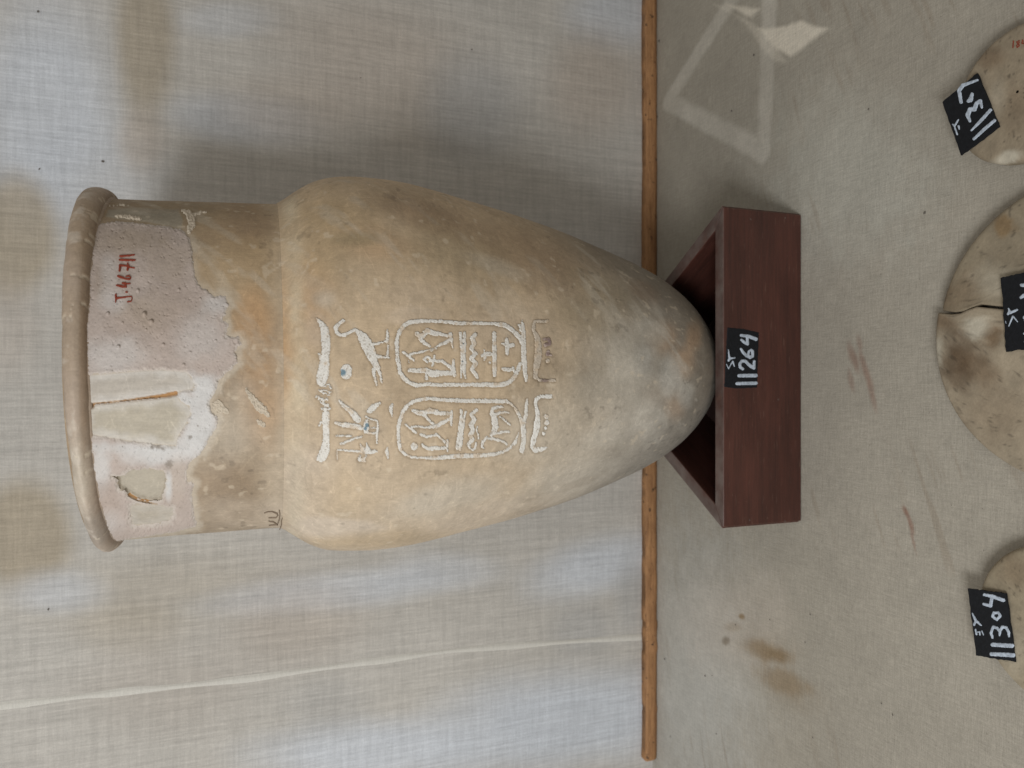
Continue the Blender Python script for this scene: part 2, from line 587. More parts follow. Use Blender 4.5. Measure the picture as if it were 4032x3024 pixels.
def build_stand():
    t = root('triangular_stand', 'dark reddish brown three-sided wooden stand holding the tall stone jar', 'stand')
    t.location = (0, AY, 0)
    out = [np.array([-SW, Y0]), np.array([SW, Y0]), np.array([0, Y0 + SW * math.sqrt(3)])]
    g = np.array([0, AY])
    ri = AY - Y0
    inn = [g + (q - g) * (ri - ST) / ri for q in out]
    planks = []
    for k in range(3):
        a, b = out[k], out[(k + 1) % 3]
        ia, ib = inn[k], inn[(k + 1) % 3]
        u = (b - a) / np.linalg.norm(b - a)
        nrm = np.array([-u[1], u[0]])       # inward
        L = np.linalg.norm(b - a)
        ang = math.atan2(u[1], u[0])
        # local frame: x along the plank, y inward, z up; blunt tips
        def loc(p):
            return np.array([(p - (a + b) / 2) @ u, (p - (a + b) / 2) @ nrm])
        la, lb, lia, lib = loc(a), loc(b), loc(ia), loc(ib)
        tip = .0035
        poly = [(la[0] + tip, 0), (lb[0] - tip, 0), (lb[0] - tip - .0004, .0018), (lib[0] - .0002, lib[1]), (lia[0] + .0002, lia[1]), (la[0] + tip + .0004, .0018)]
        hh = SH - (.0006 if k else 0)
        V = [(x, y, .0004) for x, y in poly] + [(x, y, hh) for x, y in poly]
        n = len(poly)
        Fs = [tuple(range(n - 1, -1, -1)), tuple(range(n, 2 * n))] + [(i, (i + 1) % n, n + (i + 1) % n, n + i) for i in range(n)]
        o = mesh_obj('plank', V, Fs, M_stand, parent=t, smooth=False)
        mid = (a + b) / 2
        o.location = (mid[0], mid[1] - AY, 0)
        o.rotation_euler = (0, 0, ang)
        bevel(o, .0013, 3)
        planks.append(o)
    gi = [(q - g) * .96 for q in inn]
    V = [(x, y, z) for z in (.001, .007) for x, y in gi]
    mesh_obj('added_shade_board', V, [(2, 1, 0), (3, 4, 5), (0, 1, 4, 3), (1, 2, 5, 4), (2, 0, 3, 5)], M_shade_board, parent=t, smooth=False)  # added dark board, keeps the inside as dark as shade
    planks[0]['label'] = 'front plank with the black number label'
    for nx_, ny_ in [(2956, 863), (3092, 858), (2952, 2048), (3092, 2052), (3065, 1573)]:
        p = on_plane_y(nx_, ny_, Y0)
        k = 10
        V = [(p[0] + .0014 * math.cos(6.2832 * i / k), 0.0002, p[2] + .0014 * math.sin(6.2832 * i / k)) for i in range(k)] + [(p[0], -.0004, p[2])]
        nl = mesh_obj('nail', V, [((i + 1) % k, i, k) for i in range(k)], M_nail, parent=planks[0])
    # painted number label on the front plank (flat print, a hair proud of the wood)
    s = .1628
    T = lambda a, b: (2830 + a * s, 1270 + b * s)
    x, y = np.meshgrid(np.arange(2848, 2996, 1.5), np.arange(1282, 1536, 1.5))
    sd = poly_sdf(x, y, [T(*q) for q in [(205, 112), (600, 150), (975, 235), (950, 900), (932, 1575), (430, 1600), (130, 1560), (170, 700)]]) + 1.2 * fbm(x / 7, y / 7, 3)
    lab = raster('number_label', x, y, sd, lambda a, b: on_plane_y(a, b, Y0), (0, -1, 0), .0003, M_card, planks[0], world=planks[0])
    st = lambda L: [[(*T(a, b), w_ * s) for a, b, w_ in q] for q in L]
    strokes = st([[(440, 1475, 40), (900, 1465, 45)], [(490, 1285, 42), (900, 1280, 48)],
                  [(580, 1120, 38), (520, 1080, 38), (510, 1000, 38), (560, 930, 38), (640, 930, 40), (700, 990, 42), (780, 1060, 45), (850, 1100, 40), (860, 940, 35)],
                  [(540, 640, 32), (590, 720, 38), (670, 800, 40), (760, 840, 42), (820, 810, 40), (820, 690, 36), (790, 660, 30), (730, 700, 32), (715, 780, 30)],
                  [(545, 310, 38), (720, 330, 42), (900, 400, 48)], [(550, 420, 32), (620, 480, 40), (700, 520, 38), (690, 370, 38)],
                  [(235, 660, 16), (250, 800, 22), (270, 870, 36), (240, 920, 28)], [(280, 870, 28), (390, 850, 20)],
                  [(190, 1010, 12), (240, 1120, 14), (290, 1020, 16), (340, 940, 24), (380, 1060, 16)]])
    x, y = np.meshgrid(np.arange(2850, 2992, .9), np.arange(1300, 1526, .9))
    sd = seg_sdf(x, y, strokes) + .7 * fbm(x / 3, y / 3, 3)
    raster('lettering', x, y, sd, lambda a, b: on_plane_y(a, b, Y0 - .0003), (0, -1, 0), .0004, M_paint, lab, world=lab)


def raster(name, x, y, sd, hit, nrm, height, mat, parent, rough=0, col=None, world=None, edge=3.0, sink=-.0001, nscale=4.0):
    """cells of a photo-pixel grid whose sd<0, laid on the surface given by hit(), with real thickness"""
    ny, nx = x.shape
    keep = (sd[:-1, :-1] + sd[1:, :-1] + sd[:-1, 1:] + sd[1:, 1:]) < 0
    jj, ii = np.nonzero(keep)
    if not len(jj):
        return None
    q = np.stack([jj * nx + ii, (jj + 1) * nx + ii, (jj + 1) * nx + ii + 1, jj * nx + ii + 1], -1)
    used, inv = np.unique(q, return_inverse=True)
    q = inv.reshape(q.shape)
    X, Y, S = x.ravel()[used], y.ravel()[used], sd.ravel()[used]
    P = hit(X, Y)
    N = nrm(P) if callable(nrm) else np.tile(np.array(nrm, float), (len(P), 1))
    # boundary vertices go down into the surface so that the piece has an edge
    cnt = np.bincount(q.ravel(), minlength=len(P))
    bd = cnt < 4
    hgt = height * sstep(0, edge, -S) * (1 + rough * fbm(X / nscale, Y / nscale, 77, 3))
    hgt = np.maximum(hgt, .00008)
    hgt[bd] = sink
    P = P + N * hgt[:, None]
    C = None if col is None else col(X, Y, S)
    if world is not None:
        bpy.context.view_layer.update()
        Mi = np.array(world.matrix_world.inverted())
        P = P @ Mi[:3, :3].T + Mi[:3, 3]
    return mesh_obj(name, P, q[:, ::1], mat, parent=parent, col=C)


# ------------------------------------------------------------------ jar
PROF = np.array([(.046, 0), (.0475, .012), (.052, .026), (.060, .041), (.075, .0595), (.0905, .0733), (.105, .0835), (.12, .0919), (.135, .0990), (.155, .1066),
                 (.176, .1134), (.196, .1198), (.217, .1262), (.237, .1315), (.258, .1362), (.278, .1405), (.2986, .1445), (.319, .1483), (.34, .1522), (.36, .1555),
                 (.375, .1574), (.39, .1584), (.405, .1586), (.42, .1579), (.431, .1566), (.440, .1546), (.450, .1500), (.460, .1433), (.4705, .1352),
                 (.4745, .1332), (.48, .1329), (.5, .1326), (.53, .1320), (.56, .1314), (.585, .1311), (.60, .1311), (.64, .1311)])
JOINT = .4738
RIMZ = .5945


def smooth_prof():
    # resample and lightly smooth all but the joint crease
    zs = np.linspace(PROF[0, 0], PROF[-1, 0], 1200)
    r = np.interp(zs, PROF[:, 0], PROF[:, 1])
    k = np.hanning(41)
    k /= k.sum()
    s = np.convolve(np.pad(r, 20, mode='edge'), k, 'valid')
    a = np.minimum(1, np.abs(zs - JOINT) / .009) * sstep(.062, .085, zs)
    return zs, r * (1 - a) + s * a


ZS, RS = smooth_prof()


def rad(z):
    return np.interp(z, ZS, RS)


def lean(z):
    return np.interp(z, [.05, .2, .3, .42, .473, .53, .6], [0, -.001, .0002, .0012, -.001, -.0028, -.0052])


def tilt(z):
    return .013 * sstep(.40, .475, z)


def jar_hit(x, y):
    D = rays(x, y)
    sh = D.shape[:-1]
    D = D.reshape(-1, 3)

    def f(t):
        X = CX + t * D[:, 0]
        Y = t * D[:, 1]
        Z = CH + t * D[:, 2]
        Z = Z - tilt(Z) * X
        return np.hypot(X - lean(Z), Y - AY) - rad(np.clip(Z, .046, .64))
    lo = np.full(len(D), .40)
    hi = np.full(len(D), -1.0)
    done = np.zeros(len(D), bool)
    for t in np.arange(.40, .80, .004):
        v = f(np.full(len(D), t))
        new = (v < 0) & ~done
        hi[new] = t
        lo[new] = t - .004
        done |= new
    hi[~done] = .66
    lo[~done] = .66
    for _ in range(18):
        m = (lo + hi) / 2
        ins = f(m) < 0
        hi = np.where(ins, m, hi)
        lo = np.where(ins, lo, m)
    return (np.array([CX, 0, CH]) + hi[:, None] * D).reshape(*sh, 3)


def jar_normal(P):
    Z = P[:, 2] - tilt(P[:, 2]) * P[:, 0]
    dr = (rad(Z + .001) - rad(Z - .001)) / .002
    dx, dy = P[:, 0] - lean(Z), P[:, 1] - AY
    h = np.hypot(dx, dy)
    N = np.stack([dx / h, dy / h, -dr], -1)
    return N / np.linalg.norm(N, axis=1)[:, None]


# pixel regions of the close-up readings
def T(reg):
    x0, y0, s = reg
    return lambda L: [[(x0 + a * s, y0 + b * s, w_ * s) for a, b, w_ in q] for q in L]


NK = lambda L: [(350 + a * .7834, 850 + b * .7834) for a, b in L]
PLASTER = NK([(18, 42), (150, 25), (250, 37), (380, 50), (470, 68), (492, 92), (512, 118), (520, 180), (528, 240), (540, 320), (560, 350), (600, 378), (632, 405), (660, 395), (690, 400), (697, 425), (707, 450),
              (692, 478), (690, 500), (665, 520), (690, 532), (707, 550), (694, 575), (690, 605), (725, 608), (750, 605), (758, 625), (772, 645), (745, 660), (738, 685), (748, 715), (750, 742), (720, 768), (690, 790), (668, 812), (650, 832),
              (640, 880), (622, 905), (606, 950), (618, 985), (648, 1010), (648, 1040), (640, 1072), (618, 1100), (600, 1132), (585, 1165), (560, 1200), (530, 1222), (508, 1245), (490, 1290), (500, 1330), (530, 1345), (515, 1400),
              (525, 1450), (530, 1500), (545, 1560), (440, 1590), (300, 1612), (120, 1640), (85, 1600), (30, 1530), (5, 1440), (-12, 1320), (-22, 1180), (-28, 950), (-28, 750), (-20, 500), (0, 250)])
SLAB1 = NK([(-25, 806), (150, 790), (270, 780), (360, 776), (490, 784), (530, 840), (520, 870), (440, 884), (300, 915), (150, 930), (-25, 950)])
SLAB2 = NK([(-15, 960), (150, 940), (300, 928), (436, 900), (455, 930), (500, 960), (512, 990), (485, 1050), (448, 1105), (436, 1152), (380, 1150), (300, 1143), (130, 1118), (-15, 1092)])
HOLE = NK([(118, 1310), (185, 1298), (195, 1280), (280, 1272), (380, 1286), (388, 1330), (380, 1372), (368, 1430), (290, 1437), (205, 1408), (185, 1388), (150, 1372), (148, 1330)])
SLAB4 = NK([(205, 1455), (340, 1452), (420, 1468), (425, 1500), (405, 1530), (330, 1548), (218, 1552)])
CREV = [[(*NK([(14, 955)])[0], 10), (*NK([(30, 944)])[0], 3), (*NK([(150, 933)])[0], 2.5), (*NK([(300, 914)])[0], 5), (*NK([(380, 905)])[0], 8), (*NK([(436, 893)])[0], 9)],
        [(*NK([(200, 1408)])[0], 4), (*NK([(240, 1430)])[0], 3.5), (*NK([(290, 1441)])[0], 4), (*NK([(345, 1450)])[0], 2)]]


def jar_paint(P, X, Y, th, part):
    """stone colour and relief for points of the jar; X, Y are photo pixels (only to place the stains)"""
    n = len(P)
    a = th * .14
    z = P[:, 2]
    C = np.tile(lin(186, 161, 126), (n, 1))
    f1 = fbm(a * 14, z * 14, 51, 5)
    f2 = fbm(a * 45, z * 60, 52, 4)
    f3 = fbm(a * 30 + 3 * f1, z * 220, 53, 4)
    wob = .35 * fbm(a * 40, z * 40, 54, 4)
    ochre, orange, greyw, pinkw, brown, olive = lin(176, 146, 98), lin(182, 134, 76), lin(188, 178, 160), lin(192, 172, 148), lin(138, 110, 78), lin(150, 132, 96)
    if part == 'body':
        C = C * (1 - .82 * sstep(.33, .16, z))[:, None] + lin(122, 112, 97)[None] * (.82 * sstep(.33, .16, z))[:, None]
        blobs(C, X, Y, [
            (1180, 1200, 120, 160, 0, orange, .45, .7), (1480, 960, 150, 60, 10, orange, .28, .8), (1120, 1420, 60, 140, 0, orange, .5, .7), (1300, 850, 180, 90, 0, ochre, .5, .7), (1250, 1000, 120, 90, 0, ochre, .4, .8),
            (1700, 860, 220, 60, 18, brown, .5, .7), (2100, 1020, 260, 90, 18, brown, .45, .7), (1800, 1000, 200, 90, 15, olive, .35, .8), (2400, 1150, 160, 60, 30, olive, .4, .7), (1400, 940, 90, 25, 0, olive, .5, .7),
            (1200, 1900, 90, 150, 0, pinkw, .55, .7), (1320, 1960, 160, 90, 5, ochre, .3, .7), (1330, 2080, 190, 40, 3, pinkw, .6, .35), (1500, 2120, 250, 30, -4, ochre, .5, .6),
            (1760, 1960, 200, 60, -15, greyw, .4, .7), (1900, 2030, 230, 40, -14, pinkw, .35, .6), (2250, 1880, 200, 60, -22, greyw, .4, .7), (2500, 1480, 150, 200, 0, greyw, .5, .8), (2100, 1700, 160, 120, 0, greyw, .35, .8),
            (2620, 1330, 50, 60, 0, orange, .5, .7), (2690, 1420, 40, 60, 0, orange, .6, .7), (2660, 1600, 40, 50, 0, orange, .55, .7), (2730, 1330, 30, 60, 10, orange, .6, .7), (2600, 1560, 60, 50, 0, brown, .45, .8), (2560, 1300, 60, 40, 20, greyw, .6, .7), (2530, 1420, 50, 60, 0, lin(176, 172, 162), .6, .6), (2640, 1480, 40, 70, 0, lin(176, 172, 162), .6, .6), (2700, 1560, 30, 50, 0, lin(170, 164, 152), .6, .6), (2480, 1380, 70, 70, 0, lin(112, 104, 90), .35, .8), (2580, 1450, 40, 30, 0, lin(112, 104, 90), .35, .8), (2420, 1700, 120, 50, -25, greyw, .4, .7), (2330, 1500, 100, 70, 0, lin(120, 110, 92), .4, .8),
            (2000, 1300, 200, 100, 0, pinkw, .3, .8), (1650, 1170, 140, 60, 0, pinkw, .25, .8), (2300, 1250, 120, 60, 10, olive, .3, .8), (2540, 1150, 60, 40, 30, brown, .5, .6), (1960, 1050, 120, 30, 20, greyw, .3, .7),
            (1245, 1300, 55, 70, 0, pinkw, .4, .6), (1275, 1180, 40, 30, 0, greyw, .35, .7),
            (1650, 1245, 130, 45, -2, pinkw, .35, .25), (2390, 1600, 260, 240, 0, lin(178, 166, 146), .35, .8),
            (2450, 1430, 60, 90, 15, greyw, .45, .6), (2560, 1650, 50, 80, 0, greyw, .4, .6),
        ], wob, 1.2)
        # band of paler wear along the joint
        m = .6 * (1 - sstep(.0, .010, np.abs(z - tilt(z) * P[:, 0] - .4655))) * (.6 + .8 * f2)
        m = np.clip(m, 0, 1)
        C[:] = C * (1 - m[:, None]) + lin(196, 180, 148)[None] * m[:, None]
    else:
        jb = (1 - sstep(JOINT, JOINT + .022, z + .004 * f1))[:, None]
        C[:] = lin(146, 122, 90)[None] * (1 - jb) + lin(172, 152, 124)[None] * jb
        blobs(C, X, Y, [
            (950, 1000, 200, 260, 0, ochre, .5, .7), (1010, 1330, 90, 160, 0, orange, .55, .7), (1030, 1600, 80, 150, 0, orange, .5, .7), (1000, 1250, 60, 100, 0, orange, .4, .7),
            (900, 1700, 120, 130, 0, greyw, .45, .8), (960, 1540, 60, 60, 30, pinkw, .4, .7), (870, 1890, 90, 90, 0, brown, .4, .7), (940, 880, 120, 80, 0, brown, .4, .7), (700, 830, 170, 50, 0, olive, .5, .6),
            (950, 2030, 200, 70, 0, pinkw, .45, .7), (600, 920, 150, 40, 5, olive, .6, .4), (1010, 890, 60, 60, 0, brown, .35, .7),
            (780, 1500, 260, 700, 0, pinkw, .2, .8)], wob, .95)
        sl = poly_sdf(X, Y, [(200 + q * .4521, 600 + r_ * .4521) for q, r_ in [(500, 500), (720, 480), (1110, 498), (1150, 590), (1140, 665), (830, 605), (560, 575), (480, 560)]])
        m = .75 * sstep(5, -5, sl)
        C[:] = C * (1 - m[:, None]) + lin(150, 142, 124)[None] * m[:, None]
    C *= (1 + .15 * f1 + .12 * f2 + .07 * f3 + .10 * fbm(a * 330, z * 330, 67, 3))[:, None]
    f4 = fbm((a * .8 + z * .6) * 26, (a * .6 - z * .8) * 90, 63, 4)
    m4 = sstep(.12, .5, f4) * sstep(-.2, .4, fbm(a * 9, z * 9, 64, 2)) * (.30 + .25 * sstep(.3, .15, z))
    C[:] = C * (1 - m4[:, None]) + lin(190, 180, 162)[None] * m4[:, None]
    m5 = sstep(.15, .5, fbm(a * 34, z * 34, 65, 4)) * sstep(-.1, .4, fbm(a * 8, z * 8, 66, 2)) * .22
    C[:] = C * (1 - m5[:, None]) + lin(132, 108, 78)[None] * m5[:, None]
    lum = C @ np.array([.3, .55, .15])
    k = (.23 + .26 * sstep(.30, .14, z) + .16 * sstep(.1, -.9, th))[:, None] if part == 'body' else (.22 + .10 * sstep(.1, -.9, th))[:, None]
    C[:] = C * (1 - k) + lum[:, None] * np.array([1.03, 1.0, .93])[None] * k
    # grime freckles
    g = fbm(a * 160, z * 160, 58, 3)
    gm = sstep(.38, .56, g) * sstep(-.1, .35, fbm(a * 22, z * 22, 59, 2)) * .55
    C *= (1 - .42 * gm)[:, None]
    wm = sstep(.46, .62, fbm(a * 130, z * 130, 60, 3)) * .35
    C[:] = C * (1 - wm[:, None]) + lin(204, 190, 168)[None] * wm[:, None]
    h = .0004 * f1 + .00016 * f2 - .00025 * gm
    return C, h


def scratches(C, nth, nz, count, seed, lmax, allow=None):
    """fine pale scratches drawn along the surface grid"""
    rng = np.random.default_rng(seed)
    A = C.reshape(nz, nth, 3)
    for _ in range(count):
        i, j = rng.uniform(0, nth), rng.uniform(0, nz)
        L = rng.uniform(2, lmax * .5) if rng.random() > .05 else rng.uniform(lmax * .5, 2 * lmax)
        an = rng.choice([0, 1.57, .6, -.5, 2.4]) + rng.normal(0, .35)
        k = np.arange(0, L, .7)
        bend = rng.normal(0, .006)
        ii = (i + k * np.cos(an + bend * k)).astype(int)
        jj = (j + k * np.sin(an + bend * k)).astype(int)
        ok = (ii >= 0) & (ii < nth) & (jj >= 0) & (jj < nz)
        s = rng.uniform(.02, .13) if rng.random() > .25 else -rng.uniform(.02, .12)
        A[jj[ok], ii[ok]] = np.clip(A[jj[ok], ii[ok]] * (1 + s), 0, .9)


def thetas(nf):
    f = np.linspace(R(-112), R(112), nf)
    b = np.linspace(R(112), R(248), 60)[1:-1]
    return np.concatenate([f, b])          # measured from the front (-Y), towards +X


def revolve(name, rr, zz, nf, part, parent, closed_bottom=False):
    th = thetas(nf)
    TH, RR = np.meshgrid(th, rr)
    _, ZZ = np.meshgrid(th, zz)
    t, r, z = TH.ravel(), RR.ravel(), ZZ.ravel()
    # the throat and body lean a little and the mouth is not quite level
    def place(r):
        P = np.stack([lean(z) + r * np.sin(t), AY - r * np.cos(t), z], -1)
        P[:, 2] += tilt(z) * P[:, 0]
        return P
    P = place(r)
    px, py = project(P)
    px = np.where(np.abs(t) < 1.9, px, -9999)
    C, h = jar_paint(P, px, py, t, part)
    if part == 'neck':
        pd = poly_sdf(px, py, PLASTER) + 16 * fbm(px / 22, py / 22, 98, 4)
        m = .6 * sstep(34, 2, pd) * sstep(700, 1300, py)
        C[:] = C * (1 - m[:, None]) + lin(190, 180, 164)[None] * m[:, None]
        hm = poly_sdf(px, py, HOLE) + 5 * fbm(px / 20, py / 20, 9)
        m = sstep(4, -8, hm)
        h = h - .0030 * m
        C[:] = C * (1 - .7 * m[:, None]) + lin(166, 159, 144)[None] * (.7 * m)[:, None]
        for sl, cc, k in ((SLAB1, lin(174, 167, 157), .85), (SLAB2, lin(168, 160, 144), .85), (SLAB4, lin(168, 160, 147), .75)):
            m = k * sstep(6, -8, poly_sdf(px, py, sl))
            st = 1 + .12 * fbm(px / 70, py / 9, 91, 3)
            C[:] = C * (1 - m[:, None]) + cc[None] * (m * st)[:, None]
            ed = sstep(-45, 0, poly_sdf(px, py, sl) + 22 * fbm(px / 40, py / 40, 97, 3)) * sstep(6, -4, poly_sdf(px, py, sl)) * (.25 if sl is SLAB4 else .6)
            C[:] = C * (1 - ed[:, None]) + lin(198, 193, 186)[None] * ed[:, None]
        s = seg_sdf(px, py, CREV)
        m = sstep(3, -3, s + 2 * fbm(px / 12, py / 12, 93))
        h = h - .0022 * m
        C[:] = C * (1 - .8 * m[:, None]) + lin(168, 118, 52)[None] * (.8 * m)[:, None]
    if part == 'body':
        near = (px > 1215) & (px < 2215) & (py > 1235) & (py < 1845)
        sx, sy = px[near], py[near]
        sd = seg_sdf(sx, sy, [q for sg in sign_list() for q in sg[1]]) + 2.5 * fbm(sx / 5, sy / 5, 61, 2)
        h[near] -= .00055 * sstep(6, -1, sd)
        dm = .40 * sstep(9, 2, sd) * (.6 + .7 * fbm(sx / 14, sy / 14, 68, 3))
        dm = np.clip(dm, 0, .6)[:, None]
        C[near] = C[near] * (1 - dm) + lin(112, 92, 70)[None] * dm
    nth = len(th)
    scratches(C, nth, len(zz), 6000 if part == 'body' else 2200, 5 if part == 'body' else 6, 26)
    P = place(r + h)
    Fc = grid_faces(nth, len(zz), True)
    return mesh_obj(name, P, Fc, M_jar, parent=parent, col=C)


def chalk_col(base, blue=(), purple=()):
    def f(x, y, s):
        C = np.tile(base, (len(x), 1))
        C *= (1 + .10 * fbm(x / 9, y / 9, 33, 3))[:, None]
        st = sstep(.15, .6, fbm(x / 26, y / 26, 35, 3)) * .6
        C[:] = C * (1 - st[:, None]) + lin(192, 170, 142)[None] * st[:, None]
        gr = sstep(.25, .55, fbm(x / 5, y / 5, 36, 2)) * .65
        C[:] = C * (1 - gr[:, None]) + lin(146, 134, 116)[None] * gr[:, None]
        for (bx, by, r) in blue:
            m = .85 * sstep(1.25, .6, np.hypot(x - bx, y - by) / r + .3 * fbm(x / 5, y / 5, 37))
            C[:] = C * (1 - m[:, None]) + lin(78, 112, 128)[None] * m[:, None]
        for (bx, by, r) in purple:
            m = .62 * sstep(1.3, .5, np.hypot(x - bx, y - by) / r + .35 * fbm(x / 5, y / 5, 38))
            C[:] = C * (1 - m[:, None]) + lin(92, 68, 70)[None] * m[:, None]
        return C
    return f


def sign_list():
    z = .2351
    A, B, Cc, D = T((1200, 1220, z)), T((1700, 1220, z)), T((1200, 1540, z)), T((1700, 1540, z))
    W = lin(208, 204, 196)
    signs = []
    # sky bar across both columns
    signs.append(('hieroglyph', A([[(200, 140, 12), (270, 220, 42), (330, 330, 66), (345, 480, 76), (355, 620, 72), (340, 780, 66), (330, 880, 80), (320, 1000, 92), (290, 1120, 95), (275, 1205, 80)],
                                   [(235, 740, 22), (260, 800, 28), (330, 850, 26)]])
                  + Cc([[(350, 390, 62), (345, 500, 62), (355, 700, 52), (355, 850, 58), (330, 1000, 82), (280, 1110, 78), (215, 1150, 22)], [(265, 520, 20), (240, 580, 14)]]), W, 0, (), ()))
    signs.append(('hieroglyph', A([[(280, 1240, 22), (330, 1280, 26), (400, 1250, 24), (440, 1310, 26)], [(250, 1350, 30), (330, 1345, 30), (430, 1380, 25)]])
                  + Cc([[(290, 20, 30), (400, 60, 30), (430, 20, 22)], [(200, 90, 34), (300, 150, 40), (370, 140, 34)], [(270, 190, 26), (340, 230, 42), (390, 240, 30)], [(260, 290, 22), (340, 320, 44), (420, 290, 20)]]), W, 1, (), ()))
    # goose and sun
    signs.append(('hieroglyph', A([[(640, 180, 32), (570, 230, 28), (520, 290, 38), (530, 370, 32), (600, 420, 32), (680, 415, 30), (760, 370, 23), (840, 330, 28), (910, 380, 46), (980, 460, 85), (1030, 560, 95), (1090, 680, 90), (1140, 800, 74), (1180, 900, 56), (1220, 970, 46)],
                                   [(1220, 970, 28), (1260, 1060, 24), (1280, 1150, 20), (1290, 1220, 14)], [(1160, 1000, 34), (1160, 1090, 26), (1190, 1180, 20), (1210, 1260, 16)],
                                   [(1100, 580, 28), (1220, 565, 20), (1320, 530, 16), (1380, 520, 26)], [(1380, 330, 14), (1390, 430, 24), (1380, 530, 23)],
                                   [(1150, 760, 38), (1230, 780, 26), (1320, 790, 23), (1420, 800, 10)], [(1400, 590, 12), (1395, 690, 15), (1385, 790, 20)]]), W, 0, (), ()))
    signs.append(('hieroglyph', A([[(700, 1000, 92), (695, 1070, 92)]]), W, 0, [(1200 + 640 * z, 1220 + 1050 * z, 14)], ()))
    # first cartouche
    signs.append(('cartouche', A([[(2212, 185, 24), (1950, 185, 30), (1860, 190, 35), (1760, 200, 34), (1660, 270, 34), (1600, 350, 34), (1560, 440, 30), (1545, 560, 36), (1550, 700, 30), (1560, 830, 33), (1585, 950, 33), (1600, 1040, 33), (1660, 1140, 38), (1760, 1220, 33), (1860, 1260, 38), (2000, 1250, 28), (2212, 1245, 26)]])
                  + B([[(0, 185, 24), (200, 195, 28), (480, 220, 32), (800, 220, 24), (1000, 225, 20), (1180, 240, 42), (1300, 290, 38), (1400, 380, 33), (1480, 470, 38), (1530, 560, 38)],
                       [(0, 1255, 26), (250, 1255, 34), (600, 1255, 30), (900, 1250, 36), (1080, 1260, 42), (1200, 1250, 38), (1320, 1200, 36), (1400, 1110, 33), (1450, 1000, 33), (1490, 900, 28)],
                       [(1515, 170, 8), (1530, 280, 32), (1540, 420, 36), (1545, 600, 36), (1545, 780, 42), (1560, 930, 36), (1575, 1080, 30), (1590, 1190, 22)], [(1470, 250, 22), (1500, 330, 24)]]), W, 0, (), ()))
    signs.append(('hieroglyph', A([[(1880, 400, 36), (1960, 440, 42), (2020, 380, 46), (2060, 350, 42), (2150, 390, 38), (2212, 395, 38)], [(1930, 480, 28), (2020, 560, 30), (2090, 600, 25)],
                                   [(2212, 640, 16), (2100, 660, 16), (1960, 700, 20), (1850, 720, 20), (1770, 750, 20)], [(1650, 700, 16), (1730, 770, 25), (1830, 840, 20)], [(1740, 850, 8), (1744, 880, 8)]])
                  + B([[(0, 380, 38), (150, 400, 28), (260, 430, 26), (320, 400, 28), (330, 480, 25), (355, 630, 13)], [(330, 480, 28), (250, 540, 30), (130, 590, 22), (40, 650, 20), (0, 680, 18)]]), W, 0, (), ()))
    signs.append(('hieroglyph', A([[(2000, 820, 18), (2060, 780, 20), (2130, 850, 20), (2070, 880, 18), (2000, 830, 16)], [(2180, 760, 12), (2140, 930, 16)],
                                   [(1760, 1010, 32), (1900, 1020, 38), (2030, 1010, 46), (2140, 1060, 55), (2212, 1060, 60)], [(2040, 1080, 18), (2045, 1150, 28)]])
                  + B([[(50, 760, 12), (20, 930, 16)], [(0, 840, 16), (100, 860, 24), (180, 860, 27), (280, 930, 27), (340, 990, 27)], [(365, 840, 22), (370, 950, 25), (385, 1100, 26)],
                       [(0, 1070, 56), (100, 1070, 52), (200, 1060, 42), (330, 1060, 38)]]), W, 0, (), ()))
    signs.append(('hieroglyph', B([[(480, 380, 22), (500, 500, 25), (505, 700, 18), (505, 900, 18), (495, 1020, 14), (495, 1140, 11)], [(555, 380, 18), (550, 500, 27), (545, 700, 34), (545, 900, 34), (545, 1020, 27), (570, 1140, 16)]]), W, 0, [(1700 + 528 * z, 1220 + 565 * z, 3), (1700 + 514 * z, 1220 + 860 * z, 3)], ()))
    signs.append(('hieroglyph', B([[(745, 400, 30), (680, 470, 33), (720, 570, 36), (670, 640, 36), (735, 740, 36), (665, 810, 34), (740, 900, 36), (680, 1000, 36), (730, 1070, 36), (770, 1130, 26)]]), W, 0, (), ()))
    signs.append(('hieroglyph', B([[(1050, 390, 33), (1050, 550, 30), (1055, 700, 36), (1055, 850, 31), (1055, 1000, 34), (1055, 1100, 27)], [(1020, 740, 28), (930, 740, 38), (850, 760, 28)], [(885, 670, 9), (890, 760, 30), (890, 840, 14)], [(975, 880, 20)]]), W, 0, (), ()))
    signs.append(('hieroglyph', B([[(1260, 490, 28), (1270, 620, 38), (1270, 730, 27)], [(1190, 560, 18), (1280, 600, 38), (1360, 590, 33)]]), W, 0, (), ()))
    signs.append(('hieroglyph', B([[(1200, 990, 30), (1300, 1000, 34), (1370, 990, 22)], [(1365, 960, 14), (1385, 1050, 10)]]), W, 0, (), ()))
    signs.append(('hieroglyph', B([[(1940, 180, 22), (1850, 190, 24), (1780, 185, 24), (1730, 190, 20), (1710, 260, 24), (1720, 350, 28), (1770, 460, 42), (1790, 600, 56), (1790, 750, 60), (1770, 900, 55), (1750, 1020, 38), (1740, 1130, 33), (1800, 1170, 22), (1920, 1180, 20), (2060, 1180, 22)],
                                   [(1950, 850, 34)]]), lin(184, 172, 156), 0, (), [(1700 + 1900 * z, 1220 + 1200 * z, 18)]))
    signs.append(('hieroglyph', B([[(1880, 490, 18), (1960, 480, 28), (1985, 560, 32), (1910, 590, 30)], [(1960, 700, 24), (1950, 740, 30), (2020, 765, 10)]]), lin(176, 160, 150), 0, (), [(1700 + 1940 * z, 1220 + 530 * z, 20), (1700 + 1950 * z, 1220 + 735 * z, 9)]))
